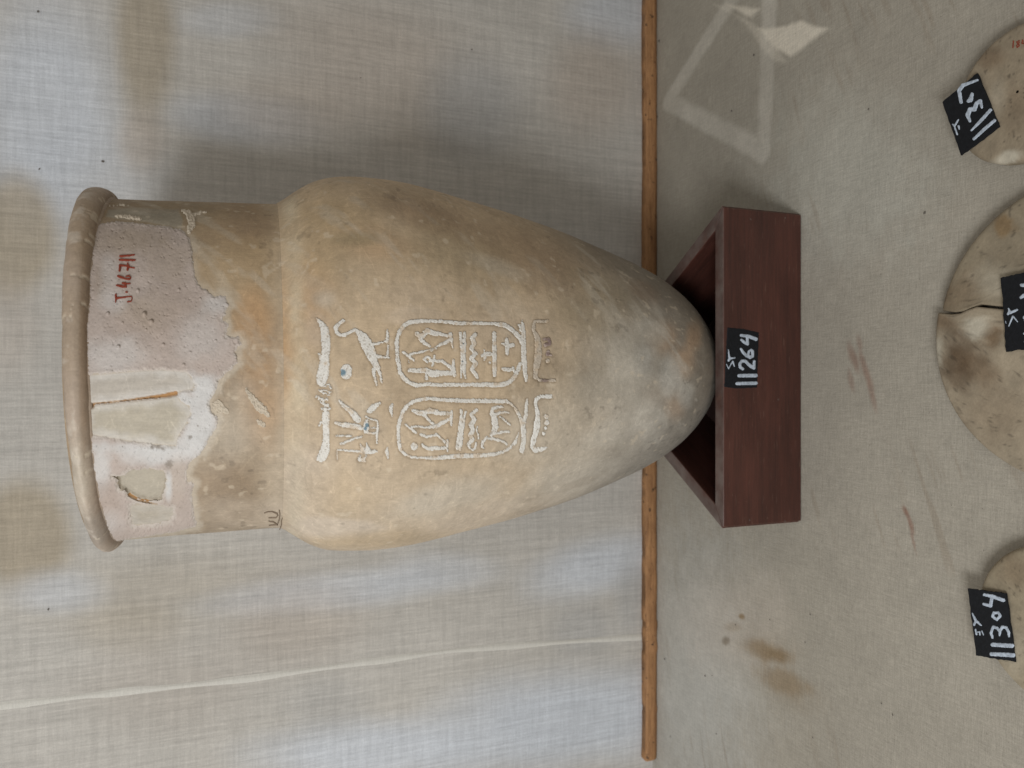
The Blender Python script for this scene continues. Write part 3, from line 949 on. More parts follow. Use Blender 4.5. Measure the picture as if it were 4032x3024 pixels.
    # second column, top signs
    signs.append(('hieroglyph', Cc([[(580, 160, 12), (660, 250, 38), (740, 310, 40), (830, 400, 56), (890, 480, 55)], [(510, 530, 18), (620, 560, 38), (760, 580, 42), (880, 600, 42), (960, 620, 34)],
                                    [(1040, 500, 26), (1030, 590, 50), (1020, 680, 32)], [(530, 750, 15), (640, 750, 17), (780, 755, 18)], [(600, 890, 16), (750, 830, 18), (860, 790, 18), (960, 760, 18)],
                                    [(1030, 430, 12), (1120, 470, 14), (1220, 500, 15), (1225, 620, 17), (1210, 740, 20), (1210, 870, 16)], [(1060, 700, 18), (1180, 710, 12)], [(1100, 620, 10), (1220, 620, 11)]]),
                  W, 0, [(1200 + 1045 * z, 1540 + 570 * z, 9), (1200 + 1015 * z, 1540 + 625 * z, 7)], ()))
    signs.append(('hieroglyph', Cc([[(550, 985, 14), (680, 995, 16), (850, 1010, 18), (950, 1015, 24), (1050, 1020, 42), (1190, 1015, 27)], [(540, 1000, 12), (540, 1080, 20), (545, 1150, 10)], [(935, 890, 10), (970, 970, 34)], [(1035, 870, 10), (1060, 960, 34)],
                                    [(930, 1080, 14), (920, 1150, 34), (960, 1150, 34), (1010, 1180, 18)], [(1035, 1080, 12), (990, 1150, 18)]]), W, 0, (), ()))
    signs.append(('hieroglyph', Cc([[(1090, 330, 46), (1150, 270, 56), (1260, 195, 20)]]), W, 0, (), ()))
    signs.append(('hieroglyph', Cc([[(1465, 220, 14), (1445, 290, 32), (1465, 420, 9)]]), W, 0, (), ()))
    signs.append(('hieroglyph', Cc([[(1385, 950, 13), (1375, 1020, 34), (1400, 1130, 9)]]), W, 0, (), ()))
    # second cartouche
    signs.append(('cartouche', Cc([[(2212, 125, 26), (2050, 125, 28), (1900, 150, 30), (1800, 190, 31), (1700, 270, 31), (1640, 360, 31), (1600, 480, 29), (1570, 600, 29), (1570, 750, 27), (1580, 880, 27), (1610, 990, 27), (1690, 1070, 21), (1800, 1110, 17), (2000, 1120, 21), (2212, 1120, 28)]])
                  + D([[(0, 135, 22), (200, 145, 34), (500, 160, 34), (800, 165, 36), (1050, 165, 34), (1250, 170, 33), (1330, 210, 19), (1400, 280, 21), (1450, 370, 25), (1490, 450, 30), (1530, 540, 40), (1545, 700, 40), (1545, 820, 37), (1530, 920, 38), (1510, 1010, 38)],
                       [(1605, 140, 18), (1590, 260, 27), (1580, 400, 31), (1555, 520, 30)],
                       [(0, 1125, 28), (200, 1110, 34), (450, 1090, 36), (700, 1085, 36), (950, 1075, 31), (1100, 1050, 27), (1200, 1020, 21), (1320, 950, 21), (1400, 860, 28), (1440, 760, 13), (1460, 690, 9)]]), W, 0, (), ()))
    signs.append(('hieroglyph', Cc([[(1820, 330, 32), (1900, 360, 42), (1990, 370, 38), (2100, 320, 42), (2212, 350, 42)], [(2000, 400, 28), (2080, 480, 28), (2150, 545, 22)], [(2212, 590, 16), (2150, 605, 23), (2030, 610, 20), (1900, 590, 16), (1790, 600, 16)], [(1690, 555, 16), (1740, 600, 18), (1860, 690, 26)]])
                  + D([[(0, 340, 40), (100, 370, 34), (250, 370, 30), (330, 380, 25)], [(340, 340, 16), (330, 450, 25), (330, 570, 16)], [(300, 470, 27), (200, 520, 31), (80, 590, 32), (0, 600, 23)]]), W, 0, (), ()))
    signs.append(('hieroglyph', Cc([[(1950, 730, 22), (2050, 770, 20), (2150, 740, 16), (2212, 735, 16)], [(1970, 900, 23), (2050, 960, 28), (2130, 970, 33), (2212, 950, 30)]])
                  + D([[(80, 720, 18), (160, 790, 19), (230, 860, 20)], [(270, 810, 16), (265, 900, 21), (265, 1010, 12)], [(0, 960, 33), (130, 960, 28), (240, 950, 24)]]), W, 0, (), ()))
    signs.append(('hieroglyph', Cc([[(1840, 920, 58), (1842, 935, 58)]]), W, 0, (), ()))
    signs.append(('hieroglyph', D([[(495, 320, 18), (500, 450, 27), (480, 600, 29), (455, 800, 29), (420, 970, 27)], [(575, 340, 14), (545, 450, 24), (520, 600, 27), (500, 800, 27), (475, 980, 21)]]), W, 0, (), ()))
    signs.append(('hieroglyph', D([[(750, 320, 30), (670, 390, 33), (720, 480, 36), (660, 570, 38), (700, 650, 33), (650, 740, 38), (680, 820, 36), (620, 890, 28), (640, 950, 20), (690, 990, 18), (730, 960, 17), (755, 870, 13)], [(770, 600, 10), (750, 650, 14), (780, 720, 13), (790, 800, 13)]]), W, 0, (), ()))
    signs.append(('hieroglyph', D([[(1040, 400, 43), (1060, 500, 52), (1070, 600, 52), (1050, 690, 42), (1000, 740, 28)], [(1000, 380, 26), (1030, 300, 33), (1100, 265, 23), (1190, 265, 16)], [(1060, 400, 33), (1150, 365, 23), (1230, 350, 18), (1290, 365, 14)], [(1150, 430, 16), (1230, 490, 17), (1310, 560, 15)],
                                   [(1050, 715, 16), (1180, 690, 20), (1300, 680, 20)], [(930, 770, 18), (860, 850, 23), (840, 930, 20), (880, 960, 10)], [(930, 790, 23), (1030, 800, 26), (1150, 830, 20), (1230, 860, 20), (1265, 900, 12)]]), W, 0, (), ()))
    signs.append(('hieroglyph', D([[(1990, 90, 36), (1900, 90, 27), (1830, 90, 25), (1760, 140, 32), (1740, 210, 26), (1760, 280, 24), (1780, 360, 33), (1780, 450, 43), (1770, 550, 52), (1760, 650, 48), (1730, 740, 43), (1700, 850, 38), (1690, 930, 38), (1740, 990, 43), (1830, 980, 36), (1930, 950, 16)],
                                   [(1925, 425, 38)], [(1930, 530, 43)], [(1910, 620, 27)], [(1880, 715, 27)]]), lin(214, 211, 204), 0, (), ()))
    return signs


def build_inscription(jar):
    hit = jar_hit
    for name, strokes, base, sparse, blue, purple in sign_list():
        pts = np.array([q for s in strokes for q in s])
        pad = 6
        x, y = np.meshgrid(np.arange(pts[:, 0].min() - pts[:, 2].max() - pad, pts[:, 0].max() + pts[:, 2].max() + pad, 1.5),
                           np.arange(pts[:, 1].min() - pts[:, 2].max() - pad, pts[:, 1].max() + pts[:, 2].max() + pad, 1.5))
        sd = seg_sdf(x, y, strokes)
        sd = sd - .7 + 3.6 * fbm(x / 4.2, y / 4.2, 61, 3) + 1.4 * fbm(x / 14, y / 14, 62, 2) + 3.4 * sstep(.32, .62, fbm(x / 7, y / 7, 64, 3))
        if sparse:
            sd = sd + 3.0 + 6 * fbm(x / 6, y / 6, 63, 2)
        raster(name, x, y, sd, hit, jar_normal, .00026, M_chalk, jar, rough=.6, sink=-.0004, col=chalk_col(base, blue, purple), edge=2.5, nscale=3.0)


def build_plaster(jar):
    x, y = np.meshgrid(np.arange(318, 970, 2.4), np.arange(850, 2150, 2.4))
    sd = poly_sdf(x, y, PLASTER) + 4.5 * fbm(x / 14, y / 14, 71, 4) + 4.0 * fbm(x / 5, y / 5, 72, 2)
    for sl, k in ((SLAB1, 1), (SLAB2, 1), (HOLE, 1), (SLAB4, .7)):
        sd = np.maximum(sd, -(poly_sdf(x, y, sl) + 9 * fbm(x / 22, y / 16, 73, 4) + 3 * fbm(x / 5, y / 5, 70, 2)) * k)
    cs = seg_sdf(x, y, CREV)
    sd = np.maximum(sd, -cs)
    G = jar_hit(x, y)
    Zg = G[..., 2] - tilt(G[..., 2]) * G[..., 0]
    miss = np.abs(np.hypot(G[..., 0] - lean(Zg), G[..., 1] - AY) - rad(Zg)) > .001
    sd[miss] = 99
    nod = NKn([(280, 497, 13), (315, 535, 12), (247, 380, 9), (453, 375, 7), (150, 660, 11), (375, 648, 8), (478, 748, 8), (288, 573, 6), (97, 495, 10), (510, 686, 6), (192, 717, 5), (333, 722, 5), (560, 420, 6), (430, 140, 5), (228, 155, 5), (638, 628, 6), (170, 540, 6)])
    lump = [(*NK([(640, 960)])[0], 40), (*NK([(660, 985)])[0], 34)]

    def col(X, Y, S):
        C = np.tile(lin(174, 161, 152), (len(X), 1))
        white, pinkg, tanp, brown = lin(196, 194, 191), lin(165, 150, 139), lin(156, 141, 124), lin(140, 125, 108)
        wob = .4 * fbm(X / 50, Y / 50, 74, 4)
        nk = lambda a, b: NK([(a, b)])[0]
        L = []
        for a, b, rx, ry, c, s in [(250, 600, 150, 130, pinkg, .6), (330, 480, 140, 80, tanp, .5), (450, 450, 120, 130, pinkg, .6), (60, 330, 50, 90, brown, .35), (120, 420, 60, 60, white, .4), (100, 280, 40, 90, white, .3),
                                   (130, 700, 160, 90, white, .45), (560, 600, 110, 110, white, .3), (640, 450, 60, 50, white, .5), (560, 860, 90, 60, white, .85), (560, 1030, 80, 170, white, .9), (480, 1150, 120, 60, white, .8), (330, 1200, 160, 50, white, .85), (250, 1165, 200, 30, white, .7),
                                   (60, 1250, 50, 120, white, .7), (90, 1430, 60, 90, pinkg, .6), (440, 1330, 60, 110, lin(180, 168, 156), .6), (420, 1420, 90, 50, pinkg, .4), (90, 1540, 70, 60, white, .35), (480, 925, 40, 40, white, .8), (400, 1350, 18, 70, white, .9), (200, 130, 180, 70, tanp, .6), (400, 230, 130, 100, tanp, .4)]:
            px, py = nk(a, b)
            L.append((px, py, rx * .78, ry * .78, 0, c, s, .6))
        blobs(C, X, Y, L, wob)
        C *= (1 + .09 * fbm(X / 70, Y / 40, 75, 4) + .03 * fbm(X / 7, Y / 7, 76, 2))[:, None]
        eg = sstep(-15, -1, S + 5 * fbm(X / 9, Y / 9, 69, 3)) * .6
        C[:] = C * (1 - eg[:, None]) + lin(192, 184, 174)[None] * eg[:, None]
        # pits and dirt
        pit = sstep(.58, .72, fbm(X / 6, Y / 6, 78, 2)) * .45
        C *= (1 - .55 * pit)[:, None]
        for a, b, r in [(320, 1160, 14), (350, 1155, 16), (375, 1168, 12), (510, 1110, 12), (548, 1053, 6), (170, 1157, 4), (545, 908, 4), (405, 1245, 26)]:
            px, py = nk(a, b)
            m = .6 * sstep(1.2, .3, np.hypot(X - px, Y - py) / (r * .78) + .5 * fbm(X / 5, Y / 5, 79))
            C[:] = C * (1 - m[:, None]) + lin(110, 98, 86)[None] * m[:, None]
        return C
    hmap = lambda X, Y: 0
    # height: base thickness, trowel streaks, nodules and a gravelly lump
    ny, nx = x.shape
    keep = (sd[:-1, :-1] + sd[1:, :-1] + sd[:-1, 1:] + sd[1:, 1:]) < 0
    jj, ii = np.nonzero(keep)
    q = np.stack([jj * nx + ii, (jj + 1) * nx + ii, (jj + 1) * nx + ii + 1, jj * nx + ii + 1], -1)
    used, inv = np.unique(q, return_inverse=True)
    q = inv.reshape(q.shape)
    X, Y, S = x.ravel()[used], y.ravel()[used], sd.ravel()[used]
    P = jar_hit(X, Y)
    N = jar_normal(P)
    bd = np.bincount(q.ravel(), minlength=len(P)) < 4
    u = X * .80 + Y * .6
    v = -X * .6 + Y * .80
    h = .00085 * sstep(0, 13, -S) + .0004 * fbm(X / 40, Y / 40, 81, 3) + .00020 * fbm(u / 5, v / 45, 82, 3) + .00012 * fbm(X / 6, Y / 6, 83, 2)
    h += sstep(-22, -4, S) * np.clip(fbm(X / 7, Y / 7, 89, 3), 0, 1) * .0011
    h -= .0006 * sstep(.45, .65, fbm(X / 9, Y / 9, 90, 3))
    for nx_, ny_, r in nod:
        d = np.hypot(X - nx_, (Y - ny_)) / r
        h += r * .00022 * np.sqrt(np.clip(1 - d * d, 0, 1))
    for lx, ly, r in lump:
        d = np.hypot(X - lx, Y - ly) / r
        h += sstep(1.1, .3, d) * (.0010 + .0018 * fbm(X / 8, Y / 8, 84, 2))
    h = np.maximum(h, .0002)
    h[bd] = -.00015
    mesh_obj('plaster_repair', P + N * h[:, None], q, M_plaster, parent=jar, col=col(X, Y, S))
    # splashes of the same plaster beside the big patch
    z1 = T((200, 600, .4521))
    z8 = T((350, 850, .7834))
    for strokes in (z1([[(1140, 500, 14), (1210, 540, 35), (1235, 620, 40), (1200, 690, 28)], [(1250, 545, 18), (1310, 525, 14), (1370, 522, 6)]]),
                    z1([[(560, 555, 14), (660, 560, 22), (760, 580, 22), (810, 592, 8)], [(480, 470, 5), (600, 460, 12), (690, 462, 6)]]),
                    z8([[(790, 870, 10), (830, 930, 22), (870, 970, 26), (900, 1000, 14)], [(850, 1030, 12), (875, 1050, 16)], [(650, 960, 40), (700, 985, 12)]])):
        pts = np.array([a for s in strokes for a in s])
        x, y = np.meshgrid(np.arange(pts[:, 0].min() - 25, pts[:, 0].max() + 25, 1.8), np.arange(pts[:, 1].min() - 25, pts[:, 1].max() + 25, 1.8))
        sd = seg_sdf(x, y, strokes) + 6 * fbm(x / 7, y / 7, 87, 3) + 2
        raster('plaster_splash', x, y, sd, jar_hit, jar_normal, .0008, M_plaster, jar, rough=1.0,
               col=lambda X, Y, S: np.tile(lin(188, 176, 158), (len(X), 1)) * (1 + .12 * fbm(X / 8, Y / 8, 88))[:, None], nscale=5)


def NKn(L):
    return [(350 + a * .7834, 850 + b * .7834, r * .7834) for a, b, r in L]


def plaster_hit(x, y):
    P = jar_hit(x, y)
    return P + jar_normal(P.reshape(-1, 3)).reshape(P.shape) * .0013


def build_marks(jar):
    E = T((420, 980, .1386))
    strokes = E([[(390, 235, 24), (600, 225, 27), (800, 205, 20)], [(370, 340, 25), (600, 350, 30), (820, 350, 25)],
                 [(375, 650, 32), (385, 500, 36), (480, 500, 26), (620, 520, 24)], [(600, 440, 22), (620, 520, 42), (600, 620, 32)], [(660, 550, 22), (800, 575, 18)],
                 [(320, 800, 26), (420, 830, 36), (550, 880, 26), (660, 890, 23), (690, 840, 20), (640, 790, 24), (560, 810, 20)],
                 [(290, 1060, 22), (400, 1080, 42), (500, 1100, 33)], [(450, 1000, 28), (530, 1010, 43), (560, 1110, 28)], [(560, 1020, 28), (670, 1010, 22)],
                 [(560, 1250, 30), (590, 1250, 28)], [(270, 1320, 33), (270, 1430, 33), (265, 1540, 20)], [(300, 1420, 33), (480, 1400, 27), (720, 1370, 16), (730, 1440, 16), (700, 1510, 20), (610, 1520, 25)]])
    x, y = np.meshgrid(np.arange(445, 545, 1.0), np.arange(995, 1205, 1.0))
    sd = seg_sdf(x, y, strokes) + .9 * fbm(x / 3, y / 3, 95, 2)
    raster('painted_number', x, y, sd, plaster_hit, jar_normal, .0003, M_red, jar, edge=1.5, sink=-.0012)
    G = T((1000, 1950, .1808))
    strokes = G([[(230, 380, 6), (300, 352, 7), (400, 350, 8), (500, 390, 12), (520, 440, 9), (480, 480, 8), (320, 485, 6)], [(320, 560, 6), (420, 570, 8), (480, 610, 10), (510, 640, 10)], [(330, 650, 6), (500, 630, 10)],
                 [(550, 320, 9), (565, 420, 9), (545, 540, 9), (525, 600, 9)], [(620, 490, 7), (600, 560, 9), (600, 650, 9), (565, 740, 8)]])
    x, y = np.meshgrid(np.arange(1035, 1118, .8), np.arange(2005, 2088, .8))
    sd = seg_sdf(x, y, strokes) - .3 + .6 * fbm(x / 3, y / 3, 96, 2)
    raster('pencil_mark', x, y, sd, lambda a, b: (lambda P: P + jar_normal(P) * .0006)(jar_hit(a, b)), jar_normal, .0002, M_pencil, jar, edge=1.0, sink=-.0004)


def build_jar():
    jar = root('stone_jar', 'tall pale alabaster jar with white hieroglyphs and a plastered neck, standing in the wooden stand', 'jar')
    jar.location = (0, AY, .046)
    kids = []
    before = set(bpy.data.objects)
    # body up to the shoulder joint
    zb = np.concatenate([[.0461, .0465, .0475, .049, .051, .054, .058, .063, .069, .076, .083], np.linspace(.089, JOINT, 560)])
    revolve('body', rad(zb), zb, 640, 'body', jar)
    zn = np.linspace(JOINT - .004, .602, 230)
    rn = rad(zn)
    rn[zn < JOINT] = .1330
    revolve('neck', rn, zn, 640, 'neck', jar)
    build_rim(jar)
    build_plaster(jar)
    build_inscription(jar)
    build_marks(jar)
    for o in set(bpy.data.objects) - before:
        if o.parent == jar:
            o.matrix_parent_inverse = Matrix.Translation(jar.location).inverted()


def build_rim(jar):
    th = thetas(560)
    prof = [(.1306, .5880), (.1318, .5890)]
    for k in range(25):
        a = R(-80 + 190 * k / 24)
        prof.append((.1308 + .0080 * math.cos(a) - (.0012 if k > 17 else 0) * (k - 17) / 7, .5985 + .0088 * math.sin(a)))
    prof += [(.1245, .6068), (.1195, .6058), (.1165, .6020), (.1155, .595), (.1150, .56), (.115, .48)]
    prof = np.array(prof)
    # denser along the bead
    t = np.linspace(0, len(prof) - 1, 110)
    rr = np.interp(t, range(len(prof)), prof[:, 0])
    zz = np.interp(t, range(len(prof)), prof[:, 1])
    TH, RR = np.meshgrid(th, rr)
    _, ZZ = np.meshgrid(th, zz)
    t, r, z = TH.ravel(), RR.ravel(), ZZ.ravel()
    f1 = fbm(t * 6, z * 60, 101, 4)
    f2 = fbm(t * 40, z * 260, 102, 3)
    chip = sstep(.45, .6, fbm(t * 22, z * 120, 103, 3))
    r = r + .00035 * f1 + .00018 * f2 - .0006 * chip
    P = np.stack([lean(z) + r * np.sin(t), AY - r * np.cos(t), z], -1)
    top = sstep(.592, .606, z)
    P[:, 2] += (.013 + .022 * top) * P[:, 0] + (.010 + .030 * top) * (P[:, 1] - AY) + .0008 * f1
    C = np.tile(lin(168, 152, 136), (len(P), 1))
    px, py = project(P)
    blobs(C, px, py, [(380, 2090, 70, 90, 0, lin(140, 132, 122), .6, .6), (300, 1900, 60, 160, 0, lin(186, 178, 162), .5, .6), (260, 1300, 60, 200, 0, lin(150, 130, 104), .35, .7), (330, 900, 70, 150, 0, lin(146, 124, 94), .45, .7), (330, 1500, 16, 300, 0, lin(140, 116, 90), .4, .6), (335, 1200, 20, 250, 0, lin(126, 104, 78), .4, .6)], .3 * f1)
    C *= (1 + .10 * f1 + .08 * f2)[:, None]
    gv = .45 * sstep(.5955, .590, z) * (.7 + .5 * f2)  # brown groove tone, with shade under the bead painted in
    C[:] = C * (1 - gv[:, None]) + lin(118, 98, 78)[None] * gv[:, None]
    wn = .5 * sstep(.1, .5, fbm(t * 14, z * 90, 104, 4)) * sstep(.594, .600, z)
    C[:] = C * (1 - wn[:, None]) + lin(196, 186, 172)[None] * wn[:, None]
    C[:] = C * (1 - .5 * chip[:, None]) + lin(196, 184, 164)[None] * (.5 * chip)[:, None]
    scratches(C, len(th), len(zz), 500, 9, 14)
    mesh_obj('rim', P, grid_faces(len(th), len(zz), True), M_jar, parent=jar, col=C)


# ------------------------------------------------------------------ lids and their cards
LT = .0125


def lid_mesh(name, cx, cy, rd, th0, parent, mat, base, stains, seed, cut=None, side=0, thick=LT):
    """stone disc with rounded edge; cut = polyline along which it is broken, side picks the half"""
    ang = np.linspace(0, 2 * math.pi, 360, endpoint=False)
    edge = np.stack([cx + rd * np.cos(ang), cy + rd * np.sin(ang)], -1)
    edge += (rd * .006 * fbm(ang * 3, ang * 0 + seed, seed, 3))[:, None] * np.stack([np.cos(ang), np.sin(ang)], -1)
    if cut is not None:
        c0, c1 = cut[0], cut[-1]
        d = c1 - c0
        s = (edge[:, 0] - c0[0]) * d[1] - (edge[:, 1] - c0[1]) * d[0]
        sel = s > 0 if side else s < 0
        k = np.nonzero(sel & ~np.roll(sel, 1))[0][0]
        arc = np.roll(edge, -k, 0)[:sel.sum()]
        cc = cut if np.linalg.norm(arc[-1] - cut[0]) < np.linalg.norm(arc[-1] - cut[-1]) else cut[::-1]
        bnd = np.concatenate([arc, cc[1:-1]])
        crack = np.concatenate([np.zeros(len(arc)), np.ones(len(cc) - 2)])
    else:
        bnd = edge
        crack = np.zeros(len(edge))
    g = bnd.mean(0)
    n = len(bnd)
    # rings: foot, side, then the top drawn in towards the middle
    ss = np.concatenate([[1, 1, 1, 1], 1 - np.array([.004, .012, .025, .045, .08]), np.linspace(.9, .02, 34)])
    V = []
    for i, s in enumerate(ss):
        p = g + (bnd - g) * s
        rr = np.minimum(1, np.hypot(p[:, 0] - cx, p[:, 1] - cy) / rd)
        dome = thick * (.80 + .20 * np.sqrt(np.clip(1 - rr ** 3, 0, 1)))
        rnd = rd * (1 - rr)
        e = .0035
        drop = np.where(rnd < e, e - np.sqrt(np.clip(e * e - (e - rnd) ** 2, 0, None)), 0) * (1 - crack)
        dc = np.linalg.norm(p - bnd, axis=1)
        drop = np.maximum(drop, crack * np.where(dc < .0012, .0012 - dc, 0))
        z = dome - drop
        if i == 0:
            z = np.full(n, .0006)
        elif i == 1:
            z = z * .45
        elif i == 2:
            z = z * .8
        z = z + .00035 * fbm(p[:, 0] * 45, p[:, 1] * 45, seed + 5, 3) * (i > 2)
        V.append(np.stack([p[:, 0], p[:, 1], z], -1))
    V = np.concatenate(V)
    px, py = project(V)
    C = np.tile((base * .65 + base.mean() * .35) * np.array([.76, .77, .73]), (len(V), 1))
    f = fbm(V[:, 0] * 60, V[:, 1] * 60, seed, 5)
    f2 = fbm(V[:, 0] * 260, V[:, 1] * 260, seed + 3, 3)
    blobs(C, px, py, stains, .5 * fbm(V[:, 0] * 130, V[:, 1] * 130, seed + 9, 5), 1.35)
    C *= (1 + .20 * f + .12 * f2)[:, None]
    m = .4 * sstep(.4, .6, fbm(V[:, 0] * 300, V[:, 1] * 300, seed + 12, 3))
    C *= (1 - m)[:, None]
    V[:, 0] -= cx
    V[:, 1] -= cy
    Fs = grid_faces(n, len(ss), True)
    o = mesh_obj(name, V, Fs, mat, parent=parent, col=C)
    return o


def card(label, corners, z, strokes, reg, group):
    """small black card; corners in photo pixels around, resting at height z"""
    P = np.array([on_plane_z(x, y, z) for x, y in corners])
    c = P.mean(0)
    t = root('number_card', label, 'card', group)
    t.location = tuple(c + np.array([0, 0, .0006]))
    t.rotation_euler = (R(1.6), R(-1.8), 0)
    n = 14
    th = .0015
    top = []
    rng = np.random.default_rng(int(corners[0][1]))
    for k in range(4):
        a, b = P[k], P[(k + 1) % 4]
        for i in range(n):
            q = a + (b - a) * i / n
            if 0 < i:
                q = q + np.array([*rng.normal(0, .00022, 2), 0])
            top.append(q - c)
    top = np.array(top)
    m = len(top)
    V = np.concatenate([top - [0, 0, th], top])
    Fs = [tuple(range(m - 1, -1, -1)), tuple(range(m, 2 * m))] + [(i, (i + 1) % m, m + (i + 1) % m, m + i) for i in range(m)]
    e = (top[n] - top[0])[:2]
    if np.cross(np.append(e, 0), np.append((top[2 * n] - top[n])[:2], 0))[2] < 0:
        Fs = [f[::-1] for f in Fs]
    mesh_obj('card_sheet', V, Fs, M_card, parent=t, smooth=False)
    st = T(reg)(strokes)
    pts = np.array([a for s in st for a in s])
    w_ = pts[:, 2].max()
    x, y = np.meshgrid(np.arange(pts[:, 0].min() - w_ - 3, pts[:, 0].max() + w_ + 3, 1.1), np.arange(pts[:, 1].min() - w_ - 3, pts[:, 1].max() + w_ + 3, 1.1))
    sd = seg_sdf(x, y, st) + 1.0 * fbm(x / 4, y / 4, 7, 2)
    o = raster('lettering', x, y, sd, lambda a, b: on_plane_z(a, b, z + .0001) - c, (0, 0, 1), .0003, M_paint, t, edge=2)
    return t


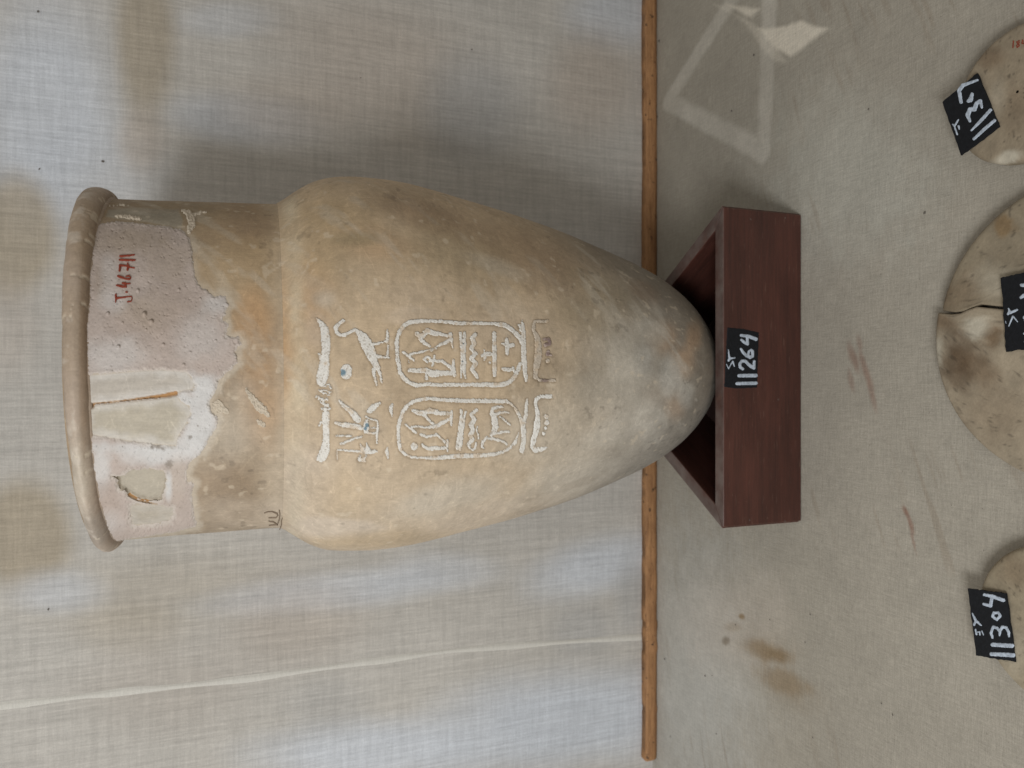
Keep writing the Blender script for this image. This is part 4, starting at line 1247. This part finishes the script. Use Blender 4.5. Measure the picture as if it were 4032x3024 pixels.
def build_lids():
    g = 'round stone discs lying on the shelf in front of the jar'
    gc = 'black number cards on the stone discs'
    br, pl, dk = lin(112, 92, 70), lin(186, 179, 162), lin(88, 72, 56)
    # right lid with red numerals
    cx, cy, rd = .1800, .3311, .0463
    t = root('stone_disc', 'small round stone disc with red numerals under the card reading 11307', 'stone disc', g)
    t.location = (cx, cy, 0)
    lid_mesh('slab', cx, cy, rd, 0, t, M_lid, lin(170, 148, 118), [(3970, 620, 60, 25, -20, pl, .7, .4), (3900, 230, 50, 40, 0, br, .4, .7), (4000, 420, 60, 80, 0, br, .25, .8), (3930, 380, 30, 60, 0, pl, .2, .8)], 211)
    red = T((3600, 0, .4581))([[(852, 352, 6), (848, 410, 6)], [(905, 348, 5), (880, 362, 6), (905, 392, 6), (885, 408, 6), (880, 392, 5), (906, 362, 5)], [(930, 342, 5), (925, 375, 5), (950, 372, 5)], [(945, 350, 5), (948, 400, 5)]])
    x, y = np.meshgrid(np.arange(3980, 4040, .9), np.arange(150, 196, .9))
    cc = np.array([cx, cy, 0])
    raster('painted_number', x, y, seg_sdf(x, y, red) + .5 * fbm(x / 3, y / 3, 5), lambda a, b: on_plane_z(a, b, .0121) - cc, (0, 0, 1), .0003, M_red, t, edge=1.5, sink=-.0005)
    # big cracked lid
    cx, cy, rd = .0179, .2965, .0985
    t = root('stone_disc', 'large round stone disc cracked in two, brown stained beside the crack', 'stone disc', g)
    t.location = (cx, cy, 0)
    s = .7837
    cut = [on_plane_z(3550 + a * s, 650 + b * s, LT)[:2] for a, b in [(120, 741), (175, 742), (240, 750), (285, 745), (320, 728), (370, 711), (430, 718), (515, 726)]]
    last = cut[-1]
    for k in range(1, 16):
        p = last + np.array([.0012 * math.sin(k * 1.3), -.0105 * k])
        cut.append(p)
    cut = np.array(cut)
    stains = [(3710, 1265, 55, 30, 20, br, .5, .6), (3800, 1370, 80, 60, 30, dk, .45, .6), (3760, 1420, 50, 60, 60, dk, .5, .6), (3830, 1310, 60, 22, 0, dk, .55, .6), (3910, 1320, 30, 50, 0, br, .6, .6), (3840, 1450, 90, 60, 20, br, .45, .7), (3790, 1490, 50, 50, 0, dk, .4, .7),
              (3845, 1290, 55, 40, -25, pl, .75, .4), (3690, 1390, 22, 60, 8, pl, .6, .5), (3920, 1620, 130, 110, 0, br, .2, .9)]
    a = lid_mesh('broken_half', cx, cy, rd, 0, t, M_lid, lin(184, 162, 132), stains, 221, cut, 1)
    b = lid_mesh('broken_half', cx, cy, rd, 0, t, M_lid, lin(166, 146, 116), [(3940, 900, 45, 40, 0, lin(128, 106, 76), .6, .4), (3800, 1150, 60, 70, 0, br, .3, .7), (3900, 1120, 80, 60, 0, pl, .3, .7), (3720, 1190, 40, 40, 0, br, .35, .7)], 231, cut, 0)
    b.location = (.0013, -.0026, -.0008)
    a['label'] = 'half of the disc with dark brown stains'
    b['label'] = 'plainer half of the disc'
    # left lid
    cx, cy, rd = -.1722, .3071, .0531
    t = root('stone_disc', 'small round stone disc, plain and smooth, under the card reading 11304', 'stone disc', g)
    t.location = (cx, cy, 0)
    lid_mesh('slab', cx, cy, rd, 0, t, M_lid, lin(172, 152, 120), [(4000, 2250, 60, 60, 0, br, .3, .8), (4000, 2560, 60, 90, 0, pl, .2, .8)], 241)
    # cards
    R1 = (3600, 0, .4581)
    card('black card reading 11307, tilted on the edge of the small red-numbered disc', [(3852, 289), (3717, 403), (3783, 612), (3934, 499)], LT + .0012,
         [[(550, 690, 10), (430, 735, 16), (396, 780, 16), (410, 880, 14)], [(505, 810, 14), (490, 860, 20), (470, 870, 14)], [(582, 925, 10), (572, 868, 16), (540, 888, 16), (520, 940, 20), (485, 940, 18), (462, 990, 18), (480, 1040, 13)],
          [(655, 945, 14), (570, 1040, 14), (490, 1122, 8)], [(688, 1035, 13), (600, 1110, 14), (510, 1195, 12)], [(385, 1030, 6), (350, 1085, 9), (338, 1070, 6)], [(350, 1085, 7), (372, 1155, 8)], [(385, 1085, 9), (390, 1110, 6)]], R1, gc)
    R3 = (3700, 2000, .617)
    card('black card reading 11304, on the edge of the plain small disc', [(3817, 2316), (3843, 2581), (3996, 2608), (3965, 2336)], LT + .0012,
         [[(292, 552, 9), (340, 562, 12), (412, 588, 12)], [(288, 612, 9), (330, 624, 11), (342, 560, 11)], [(350, 668, 9), (378, 668, 9), (390, 688, 9), (368, 712, 9), (342, 692, 9), (350, 668, 9)],
          [(338, 828, 7), (330, 796, 9), (344, 758, 9), (370, 766, 9), (386, 790, 9), (383, 812, 6)], [(386, 786, 9), (402, 758, 9), (426, 763, 9), (441, 792, 9), (442, 820, 6)], [(338, 872, 13), (460, 880, 14)], [(330, 932, 13), (466, 940, 14)],
          [(215, 672, 4), (236, 720, 9), (224, 745, 7)], [(240, 722, 8), (268, 748, 5)], [(232, 775, 5), (238, 806, 6)], [(238, 792, 5), (258, 790, 5), (260, 808, 5)], [(272, 785, 4), (282, 808, 4)]], R3, gc)
    R2 = (3900, 1050, .2231)
    card('black card with white chalky strokes lying over the crack of the large disc', [(3946, 1095), (3962, 1386), (4075, 1368), (4066, 1066)], LT + .0016,
         [[(565, 325, 30), (740, 340, 36)], [(552, 545, 26), (600, 510, 34), (680, 480, 34), (690, 350, 34)], [(330, 730, 8), (350, 800, 28), (320, 838, 20)], [(360, 812, 26), (480, 762, 18)], [(400, 880, 14), (330, 1050, 10)], [(410, 880, 14), (482, 970, 10)], [(275, 960, 8), (285, 1000, 6)],
          [(600, 900, 26), (640, 850, 24), (700, 880, 24), (690, 940, 24), (620, 950, 24)], [(600, 1180, 24), (740, 1190, 26)], [(610, 1320, 20), (740, 1320, 24)]], R2, gc)


build_wall()
build_shelf()
build_lint()
build_strip()
build_stand()
build_jar()
build_lids()
